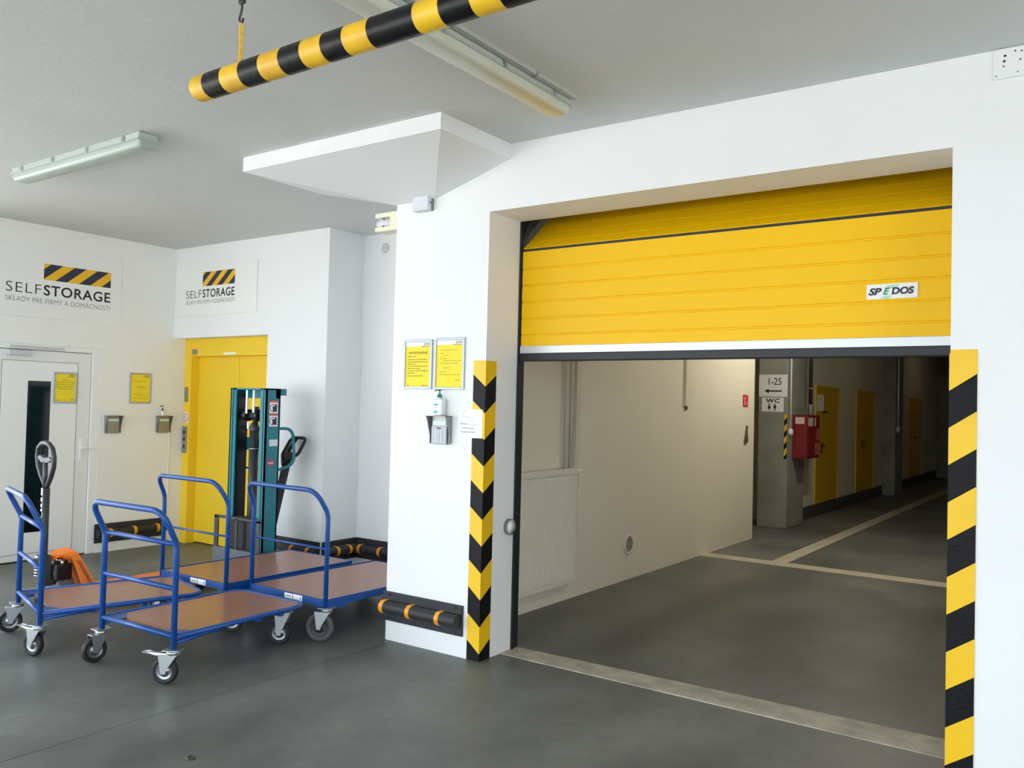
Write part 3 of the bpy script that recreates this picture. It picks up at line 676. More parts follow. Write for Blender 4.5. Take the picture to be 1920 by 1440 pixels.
# ------------------------------------------------------------ platform carts
hubsteel = mat('steel_wheel_disc', (140, 145, 148), 0.3, metal=0.9)
def caster(root, x, y, ztop, R, ang, brake, fixed=False, tyre=rubber, hub=hubsteel, name='caster'):
    """swivel caster: part, with wheel sub-parts; ang = direction the wheel trails (local), wheel on the floor"""
    dx, dy = math.cos(ang), math.sin(ang); tr = 0.0 if fixed else 0.045
    cx, cy = x+dx*tr, y+dy*tr; ax = V((-dy, dx, 0)); W = 0.038
    def q(a, b, z): return V((x+dx*a-dy*b, y+dy*a+dx*b, z))
    m = MB(); rot = M.Translation((x, y, 0)) @ M.Rotation(ang, 4, 'Z')
    m.box((-0.05, -0.042, ztop-0.006), (0.05, 0.042, ztop), bev=0.002, mx=rot) if fixed or True else None
    if not fixed: m.lathe([(0.033, ztop-0.030), (0.038, ztop-0.022), (0.038, ztop-0.012), (0.03, ztop-0.006)], (x, y, 0), (0, 0, 1), 16)
    top = ztop-0.028
    m.box((-0.035, -0.031, top-0.006), (tr+0.03, 0.031, top), bev=0.002, mx=rot)
    for s_ in (-1, 1):
        b0 = s_*0.0285; pl_ = [q(-0.034, b0, top), q(tr+0.032, b0, top), q(tr+0.026, b0, top-0.035), q(tr+0.014, b0, R-0.014), q(tr-0.014, b0, R-0.014), q(tr-0.020, b0, R+0.01)]
        m.prism(pl_, V((-dy, dx, 0))*(s_*0.003))
    fk = m.build(name, zinc, root)
    if brake:
        m = MB(); m.prism([q(0.01, -0.022, top+0.004), q(tr+0.05, -0.022, top-0.004), q(tr+0.105, -0.018, top+0.010), q(tr+0.14, -0.012, top+0.008), q(tr+0.14, 0.012, top+0.008), q(tr+0.105, 0.018, top+0.010), q(tr+0.05, 0.022, top-0.004), q(0.01, 0.022, top+0.004)], (0, 0, -0.004)); m.build('brake_lever', zinc, fk)
    c = V((cx, cy, R)); m = MB(); h = W/2
    m.lathe([(R*0.66, -h*0.8), (R*0.9, -h), (R*0.98, -h*0.7), (R, -h*0.3), (R, h*0.3), (R*0.98, h*0.7), (R*0.9, h), (R*0.66, h*0.8), (R*0.66, -h*0.8)], c, ax, 28); m.build('tyre', tyre, fk)
    m = MB(); m.lathe([(0.012, -h*1.25), (0.018, -h*1.2), (0.022, -h*0.75), (R*0.5, -h*0.42), (R*0.6, -h*0.7), (R*0.68, -h*0.78), (R*0.68, h*0.78), (R*0.6, h*0.7), (R*0.5, h*0.42), (0.022, h*0.75), (0.018, h*1.2), (0.012, h*1.25)], c, ax, 24); m.build('hub', hub, fk)
    return fk

def tube_cart(loc, rz, label):
    """type with three tube rungs and a deck rounded at the far end; local y runs from handle to far end"""
    t = thing('platform_cart', loc, label, 'cart', 'blue platform carts', rz); w2, L = 0.363, 1.03; r = 0.0175
    pts = fillet([(-w2, 0, 0.20), (-w2, 0, 0.80), (-w2, -0.10, 1.0), (w2, -0.10, 1.0), (w2, 0, 0.80), (w2, 0, 0.20)], {1: 0.12, 2: 0.09, 3: 0.09, 4: 0.12}, 6)
    m = MB(); m.tube(pts, r, 14); m.build('handle_frame', steelblue, t)
    for z in (0.80, 0.545, 0.272):
        m = MB(); m.tube([(-w2, 0, z), (w2, 0, z)], r*0.86, 12); m.build('rung', steelblue, t)
    dk = 0.275; rc = 0.11; hw = w2-0.012; y0 = 0.075
    out = [(-hw, y0), (hw, y0)] + [(hw-rc+rc*math.cos(a), L-rc+rc*math.sin(a)) for a in [k*PI/12 for k in range(7)]] + [(-hw+rc-rc*math.sin(a), L-rc+rc*math.cos(a)) for a in [k*PI/12 for k in range(7)]]
    m = MB(); m.prism([(x*0.965, y, dk-0.016) for x, y in out], (0, 0, 0.014)); m.build('deck', deckm, t)
    path = [(w2, 0.0, dk-0.008)] + [(hw-rc+(rc+0.004)*math.cos(a), L-rc+(rc+0.004)*math.sin(a), dk-0.008) for a in [k*PI/12 for k in range(7)]] + [(-hw+rc-(rc+0.004)*math.sin(a), L-rc+(rc+0.004)*math.cos(a), dk-0.008) for a in [k*PI/12 for k in range(7)]] + [(-w2, 0.0, dk-0.008)]
    m = MB(); m.tube(path, 0.0155, 10); m.build('deck_rail', steelblue, t)
    for s_ in (-1, 1):
        m = MB(); m.tube([(s_*w2, 0.0, 0.232), (s_*(w2-0.004), 0.30, 0.252)], 0.012, 8); m.prism([(s_*w2, 0.01, dk), (s_*w2, 0.16, dk), (s_*(w2-0.14), 0.01+0.065, dk), (s_*(w2-0.14), 0.01, dk)], (0, 0, -0.004)); m.build('gusset', steelblue, t)
    m = MB()
    for y in (0.30, 0.62, 0.80): m.box((-hw, y, dk-0.045), (hw, y+0.03, dk-0.017))
    m.build('underframe', steelblue, t)
    caster(t, -w2, 0, 0.20, 0.076, PI+1.52, False); caster(t, w2, 0, 0.20, 0.076, PI+0.50, True)
    for s_ in (-1, 1): caster(t, s_*0.245, L-0.08, dk-0.03, 0.076, PI+(0.5 if s_ > 0 else 0.65), False)
    m = MB(); m.box((-0.30, L-0.125, dk-0.03), (0.30, L-0.035, dk-0.017)); m.build('caster_plate', steelblue, t)
    return t
A = tube_cart((-1.458, -1.478, 0), math.radians(1.7), 'blue tube cart standing by the floor joint, in front of the other carts')
dup(A, (-2.541, -1.591, 0), math.radians(-15.4), 'blue tube cart beside the orange pallet truck, turned slightly')

def plate_cart(loc, rz, label):
    """type with a thin middle rod, flat steel rim and white stickers on the front rim"""
    t = thing('platform_cart', loc, label, 'cart', 'blue platform carts', rz); w2, L = 0.405, 1.26; r = 0.0165
    pts = fillet([(-w2, 0, 0.235), (-w2, 0, 0.88), (-w2+0.03, -0.09, 1.04), (w2-0.03, -0.09, 1.04), (w2, 0, 0.88), (w2, 0, 0.235)], {1: 0.15, 2: 0.10, 3: 0.10, 4: 0.15}, 6)
    m = MB(); m.tube(pts, r, 14); m.build('handle_frame', steelblue, t)
    m = MB(); m.tube([(-w2, 0, 0.635), (w2, 0, 0.635)], 0.008, 8); m.build('rung', steelblue, t)
    z1 = 0.292; z0 = 0.240
    m = MB(); m.box((-w2+0.012, -0.014, z0), (w2-0.012, -0.008, z1)); m.box((-w2-0.004, L, z0), (w2+0.004, L+0.005, z1))
    for s_ in (-1, 1): m.box((s_*(w2+0.002), 0.0, z0), (s_*(w2+0.008), L, z1)); m.box((s_*(w2+0.005), 0, z0+0.002), (s_*(w2-0.03), L, z0+0.007)); m.box((s_*(w2+0.006), 0.0, z0-0.02), (s_*(w2-0.10), 0.20, z0+0.002))
    m.box((-w2, 0.35, z0+0.002), (w2, 0.39, z1-0.022)); m.box((-w2, 0.9, z0+0.002), (w2, 0.94, z1-0.022))
    m.build('rim', steelblue, t)
    m = MB(); m.box((-w2+0.016, 0.002, z1-0.022), (w2-0.002, L, z1-0.004)); m.box((-w2+0.02, -0.008, z1-0.022), (w2-0.02, 0.01, z1-0.004)); m.build('deck', deckm, t)
    m = MB(); p = Plane((0, -0.0146, 0), (1, 0, 0)); p.rect(m, -0.01, 0.075, z0+0.008, z1-0.008, 0, 0); p.rect(m, 0.082, 0.18, z0+0.006, z1-0.006, 0, 0); p.rect(m, 0.005, 0.06, z0+0.022, z0+0.029, 0.0004, 1); p.rect(m, 0.155, 0.17, z0+0.012, z1-0.016, 0.0004, 2)
    m.build('sticker', [paper, greyink, mat('pale_blue_print', (150, 180, 220), 0.5)], t)
    caster(t, w2-0.01, 0.02, z0-0.005, 0.1, PI+0.45, False, tyre=greyrubber, hub=hubm, name='caster'); caster(t, -w2+0.01, 0.02, z0-0.005, 0.1, PI+0.45, False, tyre=greyrubber, hub=hubm)
    for s_ in (-1, 1): caster(t, s_*(w2-0.06), L-0.16, z0-0.005, 0.1, -PI/2, False, fixed=True, tyre=greyrubber, hub=hubm)
    return t
Dc = plate_cart((-1.475, -0.325, 0), math.radians(-1.0), 'blue plate-rim cart with white stickers, its deck reaching behind the pier')
dup(Dc, (-2.40, -0.455, 0), 0.0, 'blue plate-rim cart with white stickers, in front of the teal stacker')

# ------------------------------------------------------------ hand pallet truck
t = thing('pallet_truck', (-3.35, -1.06, 0), 'orange hand pallet truck with an upright dark loop handle', 'pallet truck')
half = [(0.0, (0.005, 0.405), (0.14, 0.452)), (0.04, (0.02, 0.415), (0.14, 0.450)), (0.09, (0.05, 0.425), (0.142, 0.443)), (0.14, (0.095, 0.41), (0.148, 0.425)), (0.19, (0.115, 0.31), (0.19, 0.32)), (0.25, (0.135, 0.186), (0.24, 0.19)), (0.27, (0.155, 0.09), (0.285, 0.09))]
arch = [(-x, a, b) for x, a, b in half[:0:-1]]+half
m = MB(); vs = []
for x, a, b in arch:
    ix, dz = x*0.90, -0.035*max(0.0, 1-abs(x)/0.2)
    vs.append([m.bm.verts.new(p) for p in ((x, *a), (x, *b), (ix, b[0]-0.004, b[1]+dz), (ix, a[0]+0.004, a[1]+dz))])
for A_, B_ in zip(vs, vs[1:]):
    for k in range(4):
        f = m.bm.faces.new((A_[k], A_[(k+1) % 4], B_[(k+1) % 4], B_[k])); f.smooth = False
m.bm.faces.new(vs[0]); m.bm.faces.new(vs[-1][::-1])
c = m.bm.verts.new((0, 0.25, 0.09))
for A_, B_ in zip(vs, vs[1:]): m.bm.faces.new((A_[2], B_[2], c))
bmesh.ops.recalc_face_normals(m.bm, faces=m.bm.faces); m.build('hood', orange, t)
_a = V((0.165, 0.135, 0.375)); _b = V((0.245, 0.195, 0.205)); _d = (_b-_a).normalized(); _v = V((0, 1, 0)); _v = (_v-_d*_v.dot(_d)).normalized()
pt = Plane(_a, _d, _v); m = MB(); text(m, pt, 'JUNGHEINRICH', 0.0, -0.012, 0.026, 0.20, 0.006, 0, bold=0.01); m.build('lettering', ink, t)
for s_ in (-1, 1):
    m = MB(); m.prism([(s_*0.27, 0.20, 0.05), (s_*0.27, 1.25, 0.05), (s_*0.235, 1.36, 0.05), (s_*0.145, 1.36, 0.05), (s_*0.11, 1.25, 0.05), (s_*0.11, 0.20, 0.05)], (0, 0, 0.045)); fk = m.build('fork', orange, t)
    m = MB(); m.cyl((s_*0.19-0.04, 1.2, 0.04), (s_*0.19+0.04, 1.2, 0.04), 0.04, 16); m.build('load_roller', rubber, fk)
m = MB(); m.cyl((0, 0.08, 0.20), (0, 0.08, 0.365), 0.055, 18); m.box((-0.10, 0.0, 0.22), (0.10, 0.13, 0.35), bev=0.015); m.cyl((0.07, 0.02, 0.2), (0.07, 0.02, 0.33), 0.025, 12); m.build('pump', black, t)
m = MB(); m.cyl((0, 0.08, 0.36), (0, 0.08, 0.378), 0.03, 14); m.cyl((0.075, 0.06, 0.34), (0.075, 0.06, 0.375), 0.014, 10); m.build('piston', chrome, t)
m = MB(); m.prism([(-0.10, -0.03, 0.13), (0.10, -0.03, 0.13), (0.13, 0.02, 0.17), (0.09, 0.02, 0.235), (-0.10, 0.02, 0.235)], (0, 0.12, 0)); m.box((-0.25, 0.14, 0.10), (0.25, 0.26, 0.15), bev=0.01); m.build('chassis', midgrey, t)
for s_ in (-1, 1):
    m = MB(); m.cyl((s_*0.03, 0.02, 0.09), (s_*0.09, 0.02, 0.09), 0.09, 24); m.build('steering_wheel', rubber, t)
m = MB(); m.tube([(0.0, -0.05, 0.20), (0.0, -0.045, 0.93)], [0.030, 0.026], 14); m.prism([(-0.055, -0.06, 0.19), (0.055, -0.06, 0.19), (0.035, -0.06, 0.42), (-0.035, -0.06, 0.42)], (0, 0.05, 0)); m.build('shaft', darkgrey, t)
m = MB()
for k in range(5): m.lathe([(0.02, 0), (0.028, 0.006), (0.02, 0.012)], (-0.075, -0.05, 0.25+k*0.022), (0, 0, 1), 12)
m.cyl((-0.075, -0.05, 0.38), (-0.075, -0.05, 0.41), 0.022, 12); m.build('spring', chrome, t)
loop = [(0, -0.045, 0.90)]; ring = [(0.0, 0.93), (0.07, 1.02), (0.115, 1.10), (0.125, 1.17), (0.105, 1.235), (0.055, 1.27), (0, 1.278), (-0.055, 1.27), (-0.105, 1.235), (-0.125, 1.17), (-0.115, 1.10), (-0.07, 1.02)]
m = MB(); m.tube([(x, -0.045-0.02*(z-0.93)/0.35, z) for x, z in ring], 0.019, 12, closed=True); hd = m.build('handle_loop', darkgrey, t)
m = MB(); m.prism([(-0.10, -0.075, 1.165), (-0.06, -0.075, 1.182), (0.0, -0.075, 1.16), (0.075, -0.075, 1.172), (0.115, -0.075, 1.15), (0.05, -0.075, 1.128), (-0.04, -0.075, 1.128)], (0, 0.035, 0)); m.cyl((0, -0.055, 0.93), (0, -0.06, 1.14), 0.018, 12); m.build('lift_lever', mat('slate_plastic', (62, 68, 78), 0.4), t)
pl = Plane((0, -0.078, 0), (1, 0, 0)); m = MB()
for v, h, mi in ((0.905, 0.055, 0), (0.845, 0.03, 0), (0.80, 0.025, 0), (0.765, 0.018, 0), (0.70, 0.03, 1)): pl.rect(m, -0.012, 0.010, v-h/2, v+h/2, 0.0, mi)
m.build('shaft_sticker', [paper, greenink], t)

# ------------------------------------------------------------ manual stacker
t = thing('pallet_stacker', (-3.22, 0.72, 0), 'teal hand pallet stacker standing before the yellow lift door', 'stacker')
def sp(name, m, mt, root=t): return m.build(name, mt, root, origin=(-3.22, 0.72, 0))
YF, YB = 0.63, 0.79
for x0, x1, o_ in ((-3.48, -3.395, -3.48), (-3.045, -2.96, -2.96)):
    m = MB(); inn = x1 if o_ == x0 else x0; s_ = 1 if o_ == x0 else -1
    m.box((o_, YF, 0.03), (o_+s_*0.014, YB, 1.752)); m.box((o_, YF, 0.03), (inn, YF+0.014, 1.752)); m.box((o_, YB-0.014, 0.03), (o_+s_*0.05, YB, 1.752)); m.box((o_+s_*0.036, YF-0.008, 0.03), (o_+s_*0.046, YF, 1.752))
    sp('mast_channel', m, teal)
m = MB(); m.box((-3.48, YB-0.05, 1.66), (-2.96, YB, 1.752)); m.box((-3.48, YF, 1.738), (-2.96, YB, 1.752)); sp('top_crossbar', m, teal)
m = MB(); m.box((-2.985, YB, 1.69), (-2.96, 0.858, 1.752)); m.box((-3.48, YB, 1.69), (-3.455, 0.858, 1.752)); sp('top_bracket', m, teal)
for z0, z1 in ((1.17, 1.29), (1.37, 1.395), (0.99, 1.01)):
    m = MB(); m.box((-3.47, YB-0.03, z0), (-2.97, YB-0.005, z1)); sp('crossbar', m, teal)
m = MB(); m.cyl((-3.245, 0.73, 0.05), (-3.245, 0.73, 1.345), 0.043, 20); m.lathe([(0.043, 0), (0.045, 0.02), (0.038, 0.06), (0.032, 0.08)], (-3.245, 0.73, 1.345), (0, 0, 1), 20); cyl_ = sp('lift_cylinder', m, darkgrey)
m = MB(); m.lathe([(0.0435, 0), (0.0445, 0.004), (0.0435, 0.008)], (-3.245, 0.73, 1.185), (0, 0, 1), 20); m.build('band', alu, cyl_, origin=(-3.22, 0.72, 0))
m = MB(); m.cyl((-3.235, 0.73, 1.40), (-3.235, 0.73, 1.53), 0.027, 16); sp('piston_rod', m, darkgrey)
for x in (-3.31, -3.15):
    m = MB(); m.cyl((x-0.028, 0.70, 1.50), (x+0.028, 0.70, 1.50), 0.055, 20); sp('chain_sheave', m, black)
m = MB(); m.box((-3.30, 0.69, 1.475), (-3.16, 0.74, 1.53), bev=0.006); m.cyl((-3.235, 0.73, 1.52), (-3.235, 0.73, 1.58), 0.033, 16); sp('sheave_block', m, darkgrey)
for x, z0, z1 in ((-3.265, 1.515, 1.735), (-3.165, 1.525, 1.735), (-3.235, 1.375, 1.44)):
    m = MB(); m.box((x-0.012, 0.645, z0), (x+0.012, 0.655, z1), bev=0.003); sp('lift_chain', m, paper)
m = MB()
for x in (-3.40, -3.06): m.box((x-0.012, 0.65, 0.3), (x+0.012, 0.76, 1.7))
sp('inner_rail', m, black)
m = MB(); m.box((-3.56, 0.54, 0.09), (-2.90, 0.60, 0.27), bev=0.006); m.box((-3.38, 0.60, 0.12), (-3.06, 0.66, 0.26)); sp('carriage', m, midgrey)
m = MB(); m.box((-3.555, 0.55, 0.265), (-3.50, 0.562, 0.555)); m.box((-2.955, 0.55, 0.265), (-2.90, 0.562, 0.555)); m.box((-3.555, 0.55, 0.54), (-2.90, 0.562, 0.565)); m.box((-3.245, 0.55, 0.265), (-3.215, 0.562, 0.55)); sp('load_guard', m, darkgrey)
m = MB(); m.box((-3.385, 0.65, 0.09), (-3.055, 0.70, 0.56)); m.box((-3.40, 0.61, 0.27), (-3.05, 0.625, 0.52)); sp('guard_plate', m, black)
for x in (-3.37, -3.04):
    m = MB(); m.prism([(x-0.06, 0.55, 0.05), (x+0.06, 0.55, 0.05), (x+0.05, 0.34, 0.05), (x-0.05, 0.34, 0.05)], (0, 0, 0.04)); sp('fork', m, midgrey)
m = MB(); m.box((-3.48, 0.60, 0.03), (-2.96, 0.90, 0.12), bev=0.01); m.box((-3.46, 0.78, 0.10), (-2.98, 0.88, 0.26), bev=0.02); sp('chassis', m, teal)
for x in (-3.40, -3.04):
    m = MB(); m.cyl((x-0.025, 0.93, 0.05), (x+0.025, 0.93, 0.05), 0.05, 20); sp('wheel', m, rubber)
m = MB(); m.tube(fillet([(-2.968, 0.78, 1.385), (-2.968, 0.95, 1.385), (-2.968, 0.985, 1.05), (-2.968, 0.78, 1.0)], {1: 0.09, 2: 0.09}, 6), 0.014, 10); sp('side_handle', m, teal)
m = MB(); m.prism([(-3.235, 0.90, 0.40), (-3.165, 0.90, 0.40), (-3.165, 1.09, 1.15), (-3.235, 1.09, 1.15)], (0, 0.045, 0)); ti = sp('tiller', m, black)
m = MB(); m.tube(fillet([(-3.20, 1.04, 1.03), (-3.27, 1.09, 1.12), (-3.27, 1.20, 1.285), (-3.06, 1.20, 1.285), (-3.05, 1.10, 1.14), (-3.20, 1.04, 1.03)], 0.05, 4), 0.016, 10); m.tube([(-3.2, 1.1, 1.15), (-3.2, 1.2, 1.285)], 0.02, 8); m.build('tiller_loop', black, ti, origin=(-3.22, 0.72, 0))
SPN = Plane((-2.9596, 0, 0), (0, 1, 0)); m = MB()
for z0 in (1.405, 1.525):
    SPN.rect(m, 0.668, 0.762, z0, z0+0.115, 0.0006, 0); SPN.rect(m, 0.668, 0.762, z0+0.098, z0+0.115, 0.0009, 1); n = 14; c = (0.71, z0+0.048)
    for k in range(n):
        a0, a1 = 2*PI*k/n, 2*PI*(k+1)/n
        m.poly([SPN(c[0]+r*math.cos(a), c[1]+r*math.sin(a), 0.001) for r, a in ((0.032, a0), (0.040, a0), (0.040, a1), (0.032, a1))], 2)
    SPN.rect(m, 0.702, 0.735, z0+0.018, z0+0.068, 0.0011, 3); SPN.rect(m, 0.735, 0.752, z0+0.012, z0+0.085, 0.0011, 3)
sp('warning_sticker', m, [paper, mat('sticker_orange', (214, 92, 40), 0.5), mat('sticker_magenta', (170, 60, 110), 0.5), navy])
m = MB(); SPN.rect(m, 0.675, 0.77, 1.225, 1.285, 0.0006, 0); sp('type_plate', m, jbox)
m = MB(); m.poly([SPN(0.66, 1.075, 0.0006), SPN(0.70, 1.035, 0.0006), SPN(0.74, 1.075, 0.0006), SPN(0.70, 1.12, 0.0006)], 0); SPN.rect(m, 0.668, 0.732, 1.062, 1.080, 0.001, 1); sp('maker_badge', m, [mat('badge_red', (205, 40, 90), 0.5), mat('badge_pink', (232, 150, 180), 0.5)])

# ------------------------------------------------------------ corridor fittings
t = thing('radiator', (-0.45, 1.5, 0.64), 'tall white panel radiator on the corridor wall behind the pier', 'radiator')
m = MB(); CW.slab(m, 0.72, 1.915, 0.155, 1.075, 0.03, 0.075, bev=0.006)
k = 0.76
while k < 1.89: CW.slab(m, k, k+0.018, 0.2, 1.045, 0.07, 0.081, bev=0.004); k += 0.0335
part('panel', m, radm, t)
m = MB(); CW.slab(m, 0.715, 1.92, 1.075, 1.128, 0.02, 0.082, bev=0.005); part('top_cover', m, radm, t)
m = MB(); CW.slab(m, 0.85, 0.89, 0.3, 1.0, 0.002, 0.04); CW.slab(m, 1.7, 1.74, 0.3, 1.0, 0.002, 0.04); part('bracket', m, radm, t)
m = MB(); m.tube(fillet([CW(1.965, 1.09, 0.05), CW(1.965, 0.32, 0.05), CW(1.965, 0.20, 0.05), CW(1.87, 0.19, 0.05)], 0.04), 0.013, 8); m.tube([CW(1.915, 1.10, 0.05), CW(1.965, 1.09, 0.05)], 0.016, 8); part('return_pipe', m, pipem, t)
m = MB(); m.lathe([(0.018, 0), (0.022, 0.01), (0.022, 0.05), (0.014, 0.06)], CW(1.915, 1.10, 0.055), (0, 1, 0), 12); part('valve', m, paper, t)
for i, u in enumerate((1.775, 1.86)):
    m = MB(); m.tube([CW(u, 1.128, 0.03), CW(u, 3.3, 0.03)], 0.016, 10); tag(m.build('heating_pipe', pipem, None, CW(u, 1.128, 0.03)), ('thin painted pipe rising from the radiator, nearer the pier', 'second painted pipe from the radiator, beside the square trunking')[i], 'pipe')
m = MB(); CW.slab(m, 1.91, 1.985, 1.15, 3.3, 0, 0.05, bev=0.004); tag(m.build('trunking', pipem, None, CW(1.945, 1.15)), 'square painted trunking on the corridor wall beside the radiator pipes', 'trunking')
t = thing('vent_grille', CW(3.025, 0.338), 'round vent grille low on the corridor wall', 'vent')
m = MB(); m.lathe([(0.072, 0.0), (0.098, 0.0), (0.098, 0.008), (0.09, 0.014), (0.078, 0.014), (0.072, 0.006)], CW(3.025, 0.338), (1, 0, 0), 28); part('ring', m, radm, t)
m = MB(); m.lathe([(0.074, 0.001), (0.0, 0.0012)], CW(3.025, 0.338), (1, 0, 0), 24); part('back', m, black, t)
for k in range(-5, 6):
    h_ = math.sqrt(max(0.0, 0.074**2-(k*0.013)**2)); m = MB(); CW.slab(m, 3.025-h_, 3.025+h_, 0.338+k*0.013-0.003, 0.338+k*0.013+0.003, 0.002, 0.009); part('louver', m, darkgrey, t)
m = MB(); CW.slab(m, 4.25, 4.36, 1.69, 3.3, 0, 0.03, bev=0.004); tag(m.build('cable_duct', radm, None, CW(4.305, 1.69)), 'flat white cable duct ending halfway down the corridor wall', 'conduit')
m = MB(); m.tube([CW(4.30, 1.69, 0.015), CW(4.30, 1.665, 0.02), CW(4.275, 1.655, 0.02)], 0.012, 8); tag(m.build('cable_end', darkgrey, None, CW(4.30, 1.66)), 'short dark cable end below the flat white duct', 'cable')
t = thing('fire_sign', CW(6.16, 1.785), 'small red fire sign near the end of the corridor wall', 'sign')
m = MB(); CW.slab(m, 6.075, 6.255, 1.705, 1.86, 0, 0.004); part('plate', m, signred, t)
m = MB(); p = CW; p.rect(m, 6.12, 6.15, 1.725, 1.83, 0.0046, 0); p.rect(m, 6.15, 6.18, 1.80, 1.835, 0.0046, 0); p.rect(m, 6.185, 6.215, 1.735, 1.775, 0.0046, 0); part('symbol', m, mat('pale_red_print', (236, 150, 150), 0.5), t)
t = thing('fire_extinguisher_hook', CW(6.18, 1.36), 'dark bent bracket hanging below the red fire sign', 'bracket')
m = MB(); m.prism([CW(6.13, 1.25, 0.002), CW(6.22, 1.25, 0.002), CW(6.235, 1.27, 0.002), CW(6.21, 1.42, 0.002), CW(6.225, 1.465, 0.002), CW(6.20, 1.468, 0.002), CW(6.185, 1.42, 0.002)], (0.02, 0, 0)); part('bracket', m, mat('bronze_grey', (86, 78, 62), 0.5), t)
# signs, guard, conduit and hydrant box on the near concrete column
CP = Plane((0, 7.7, 0), (1, 0, 0))
t = thing('direction_sign', CP(-0.645, 2.02), 'white direction sign with numbers and an arrow on the concrete column', 'sign')
m = MB(); CP.slab(m, -0.855, -0.445, 1.868, 2.185, 0, 0.006, bev=0.002); part('board', m, signwhite, t)
m = MB(); text(m, CP, '1-25', -0.715, 2.04, 0.10, 0.185, 0.0068, 0, bold=0.006); part('lettering', m, ink, t)
m = MB(); m.poly([CP(-0.775, 1.95, 0.0068), CP(-0.71, 1.918, 0.0068), CP(-0.71, 1.982, 0.0068)], 0); CP.rect(m, -0.712, -0.525, 1.94, 1.96, 0.0068, 0); part('arrow', m, ink, t)
t = thing('toilet_sign', CP(-0.65, 1.75), 'white toilet sign under the direction sign on the concrete column', 'sign')
m = MB(); CP.slab(m, -0.81, -0.495, 1.655, 1.855, 0, 0.006, bev=0.002); part('board', m, signwhite, t)
m = MB(); text(m, CP, 'WC', -0.75, 1.785, 0.055, 0.20, 0.0068, 0, bold=0.03, space=1.15)
part('lettering', m, ink, t)
m = MB()
for cx, wide in ((-0.70, True), (-0.62, False)):
    c = CP(cx, 1.757, 0.0064); m.lathe([(0.012, 0), (0.012, 0.0006)], c, (0, -1, 0), 12)
    if wide: m.poly([CP(cx-0.012, 1.742, .0068), CP(cx-0.026, 1.70, .0068), CP(cx+0.026, 1.70, .0068), CP(cx+0.012, 1.742, .0068)], 0); CP.rect(m, cx-0.010, cx-0.003, 1.672, 1.70, 0.0068); CP.rect(m, cx+0.003, cx+0.010, 1.672, 1.70, 0.0068)
    else: CP.rect(m, cx-0.020, cx+0.020, 1.71, 1.742, 0.0068); CP.rect(m, cx-0.012, cx-0.002, 1.672, 1.71, 0.0068); CP.rect(m, cx+0.002, cx+0.012, 1.672, 1.71, 0.0068)
part('symbol', m, ink, t)
t = thing('edge_guard', (-0.45, 7.7, 1.3), 'short hazard striped strip on the edge of the concrete column', 'corner guard')
m = MB(); CP.slab(m, -0.482, -0.442, 0.99, 1.62, 0, 0.006); part('backing', m, hzblack, t)
m = MB()
for k in range(4):
    z = 1.02+k*0.17; m.poly([CP(-0.482, z, 0.0068), CP(-0.442, z+0.05, 0.0068), CP(-0.442, min(1.62, z+0.14), 0.0068), CP(-0.482, z+0.09, 0.0068)], 0)
part('stripe', m, hzyellow, t)
m = MB(); m.tube([(-0.425, 7.80, 1.40), (-0.425, 7.80, 3.3)], 0.012, 8); tag(m.build('conduit', paper, None, (-0.425, 7.80, 1.40)), 'thin white conduit down the side of the near concrete column', 'conduit')
t = thing('light_switch', (-0.42, 7.80, 1.37), 'round white switch at the foot of the column conduit', 'switch')
m = MB(); m.lathe([(0.05, 0), (0.05, 0.03), (0.038, 0.045)], (-0.44, 7.80, 1.37), (1, 0, 0), 18); part('base', m, paper, t)
m = MB(); m.box((-0.397, 7.785, 1.35), (-0.388, 7.815, 1.39), bev=0.003); part('rocker', m, jbox, t)
t = thing('hydrant_cabinet', (-0.34, 8.27, 1.3), 'dark red fire hydrant cabinet on the side of the near column', 'fire cabinet')
m = MB(); m.box((-0.44, 7.93, 0.99), (-0.24, 8.60, 1.62), bev=0.008); part('cabinet', m, redm, t)
m = MB(); m.box((-0.40, 7.922, 1.02), (-0.26, 7.932, 1.60), bev=0.003); m.box((-0.242, 7.96, 1.02), (-0.232, 8.57, 1.60), bev=0.003); part('door', m, redm, t)
HP = Plane((-0.2318, 0, 0), (0, 1, 0)); m = MB(); m.poly([(-0.395, 7.921, 1.49), (-0.265, 7.921, 1.49), (-0.265, 7.921, 1.585), (-0.395, 7.921, 1.585)], 0); HP.rect(m, 7.99, 8.24, 1.46, 1.58, 0.0006, 0); HP.rect(m, 8.30, 8.38, 1.46, 1.58, 0.0006, 0); HP.rect(m, 8.40, 8.55, 1.25, 1.42, 0.0006, 1); HP.rect(m, 8.34, 8.56, 1.04, 1.21, 0.0006, 1); part('label', m, [mat('pink_white_label', (226, 196, 196), 0.5), mat('pale_red_label', (196, 90, 88), 0.5)], t)
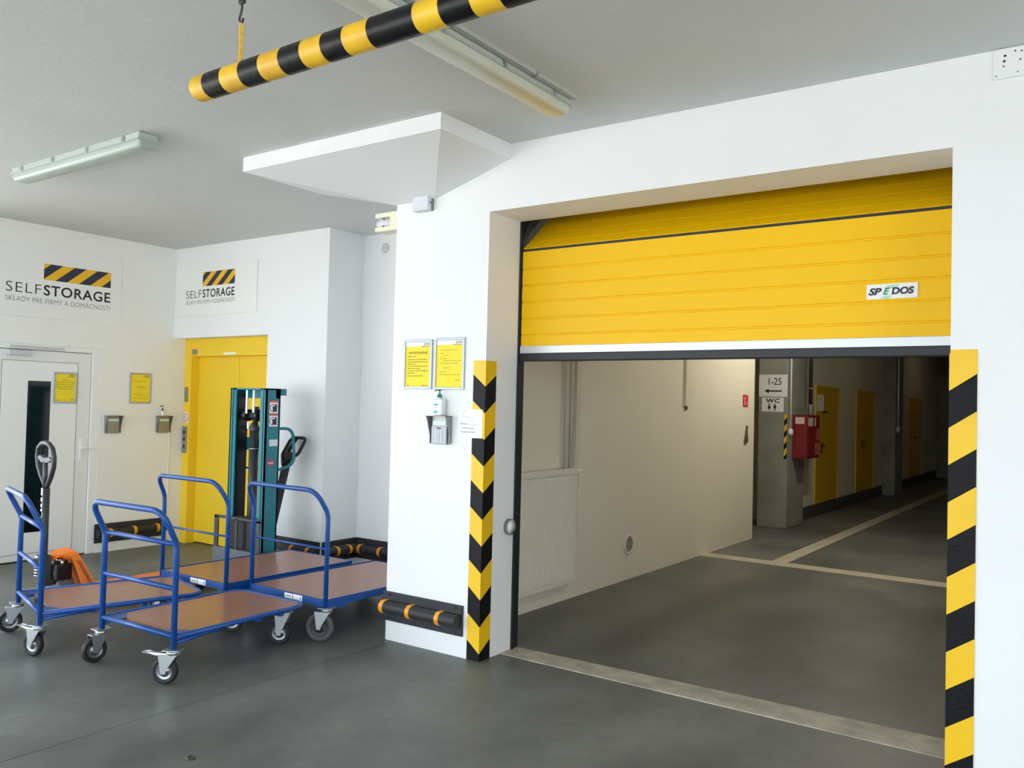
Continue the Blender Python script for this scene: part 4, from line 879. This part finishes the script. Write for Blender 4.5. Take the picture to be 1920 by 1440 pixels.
t = thing('riser_pipe', (-0.40, 8.68, 1.78), 'dark riser pipe above the red hydrant cabinet', 'pipe')
m = MB(); m.tube([(-0.40, 8.68, 1.78), (-0.40, 8.68, 3.3)], 0.03, 12); part('pipe', m, darkgrey, t)
m = MB(); m.tube([(-0.43, 8.68, 2.02), (-0.36, 8.68, 2.02)], 0.015, 8); m.lathe([(0.042, -0.012), (0.042, 0.012)], (-0.40, 8.68, 2.02), (0, 0, 1), 14); part('clamp', m, galv, t)
m = MB(); m.lathe([(0.02, -0.08), (0.035, -0.06), (0.04, 0), (0.035, 0.07), (0.03, 0.09)], (-0.40, 8.68, 1.68), (0, 0, 1), 14); tag(m.build('valve', galv, None, (-0.40, 8.68, 1.68)), 'small pale valve on the riser over the hydrant cabinet', 'valve')
m = MB(); m.tube([(-0.28, 14.5, 1.40), (-0.28, 14.5, 3.3)], 0.014, 8); tag(m.build('conduit', paper, None, (-0.28, 14.5, 1.40)), 'thin white conduit down the middle concrete column', 'conduit')
m = MB(); m.lathe([(0.06, 0), (0.06, 0.04), (0.05, 0.05)], (-0.30, 14.5, 1.35), (1, 0, 0), 16); tag(m.build('light_switch', paper, None, (-0.30, 14.5, 1.35)), 'round white switch on the middle concrete column', 'switch')

# corridor strip lights: lit, above the door's sight line, one added for brightness
for i, (x, y) in enumerate(((0.9, 6.1), (0.9, 11.4), (0.9, 17.6), (2.1, 3.9), (4.6, 13.0))):
    t = thing('strip_light', (x, y, 3.28), ('lit strip light on the corridor ceiling near the fire sign', 'lit strip light over the first yellow corridor door', 'lit strip light over the third yellow corridor door',
              'added strip light just inside the roller door, brightening the radiator wall', 'lit strip light deep over the open bay')[i], 'ceiling light', 'lit corridor lights')
    m = MB(); m.box((x-0.06, y-0.65, 3.24), (x+0.06, y+0.65, 3.299), bev=0.005); part('housing', m, lampbody, t)
    m = MB(); m.tube([(x, y-0.6, 3.222), (x, y+0.6, 3.222)], 0.016, 10); part('tube', m, tubelight if i == 0 else tubehalf if i == 3 else tubedim, t)
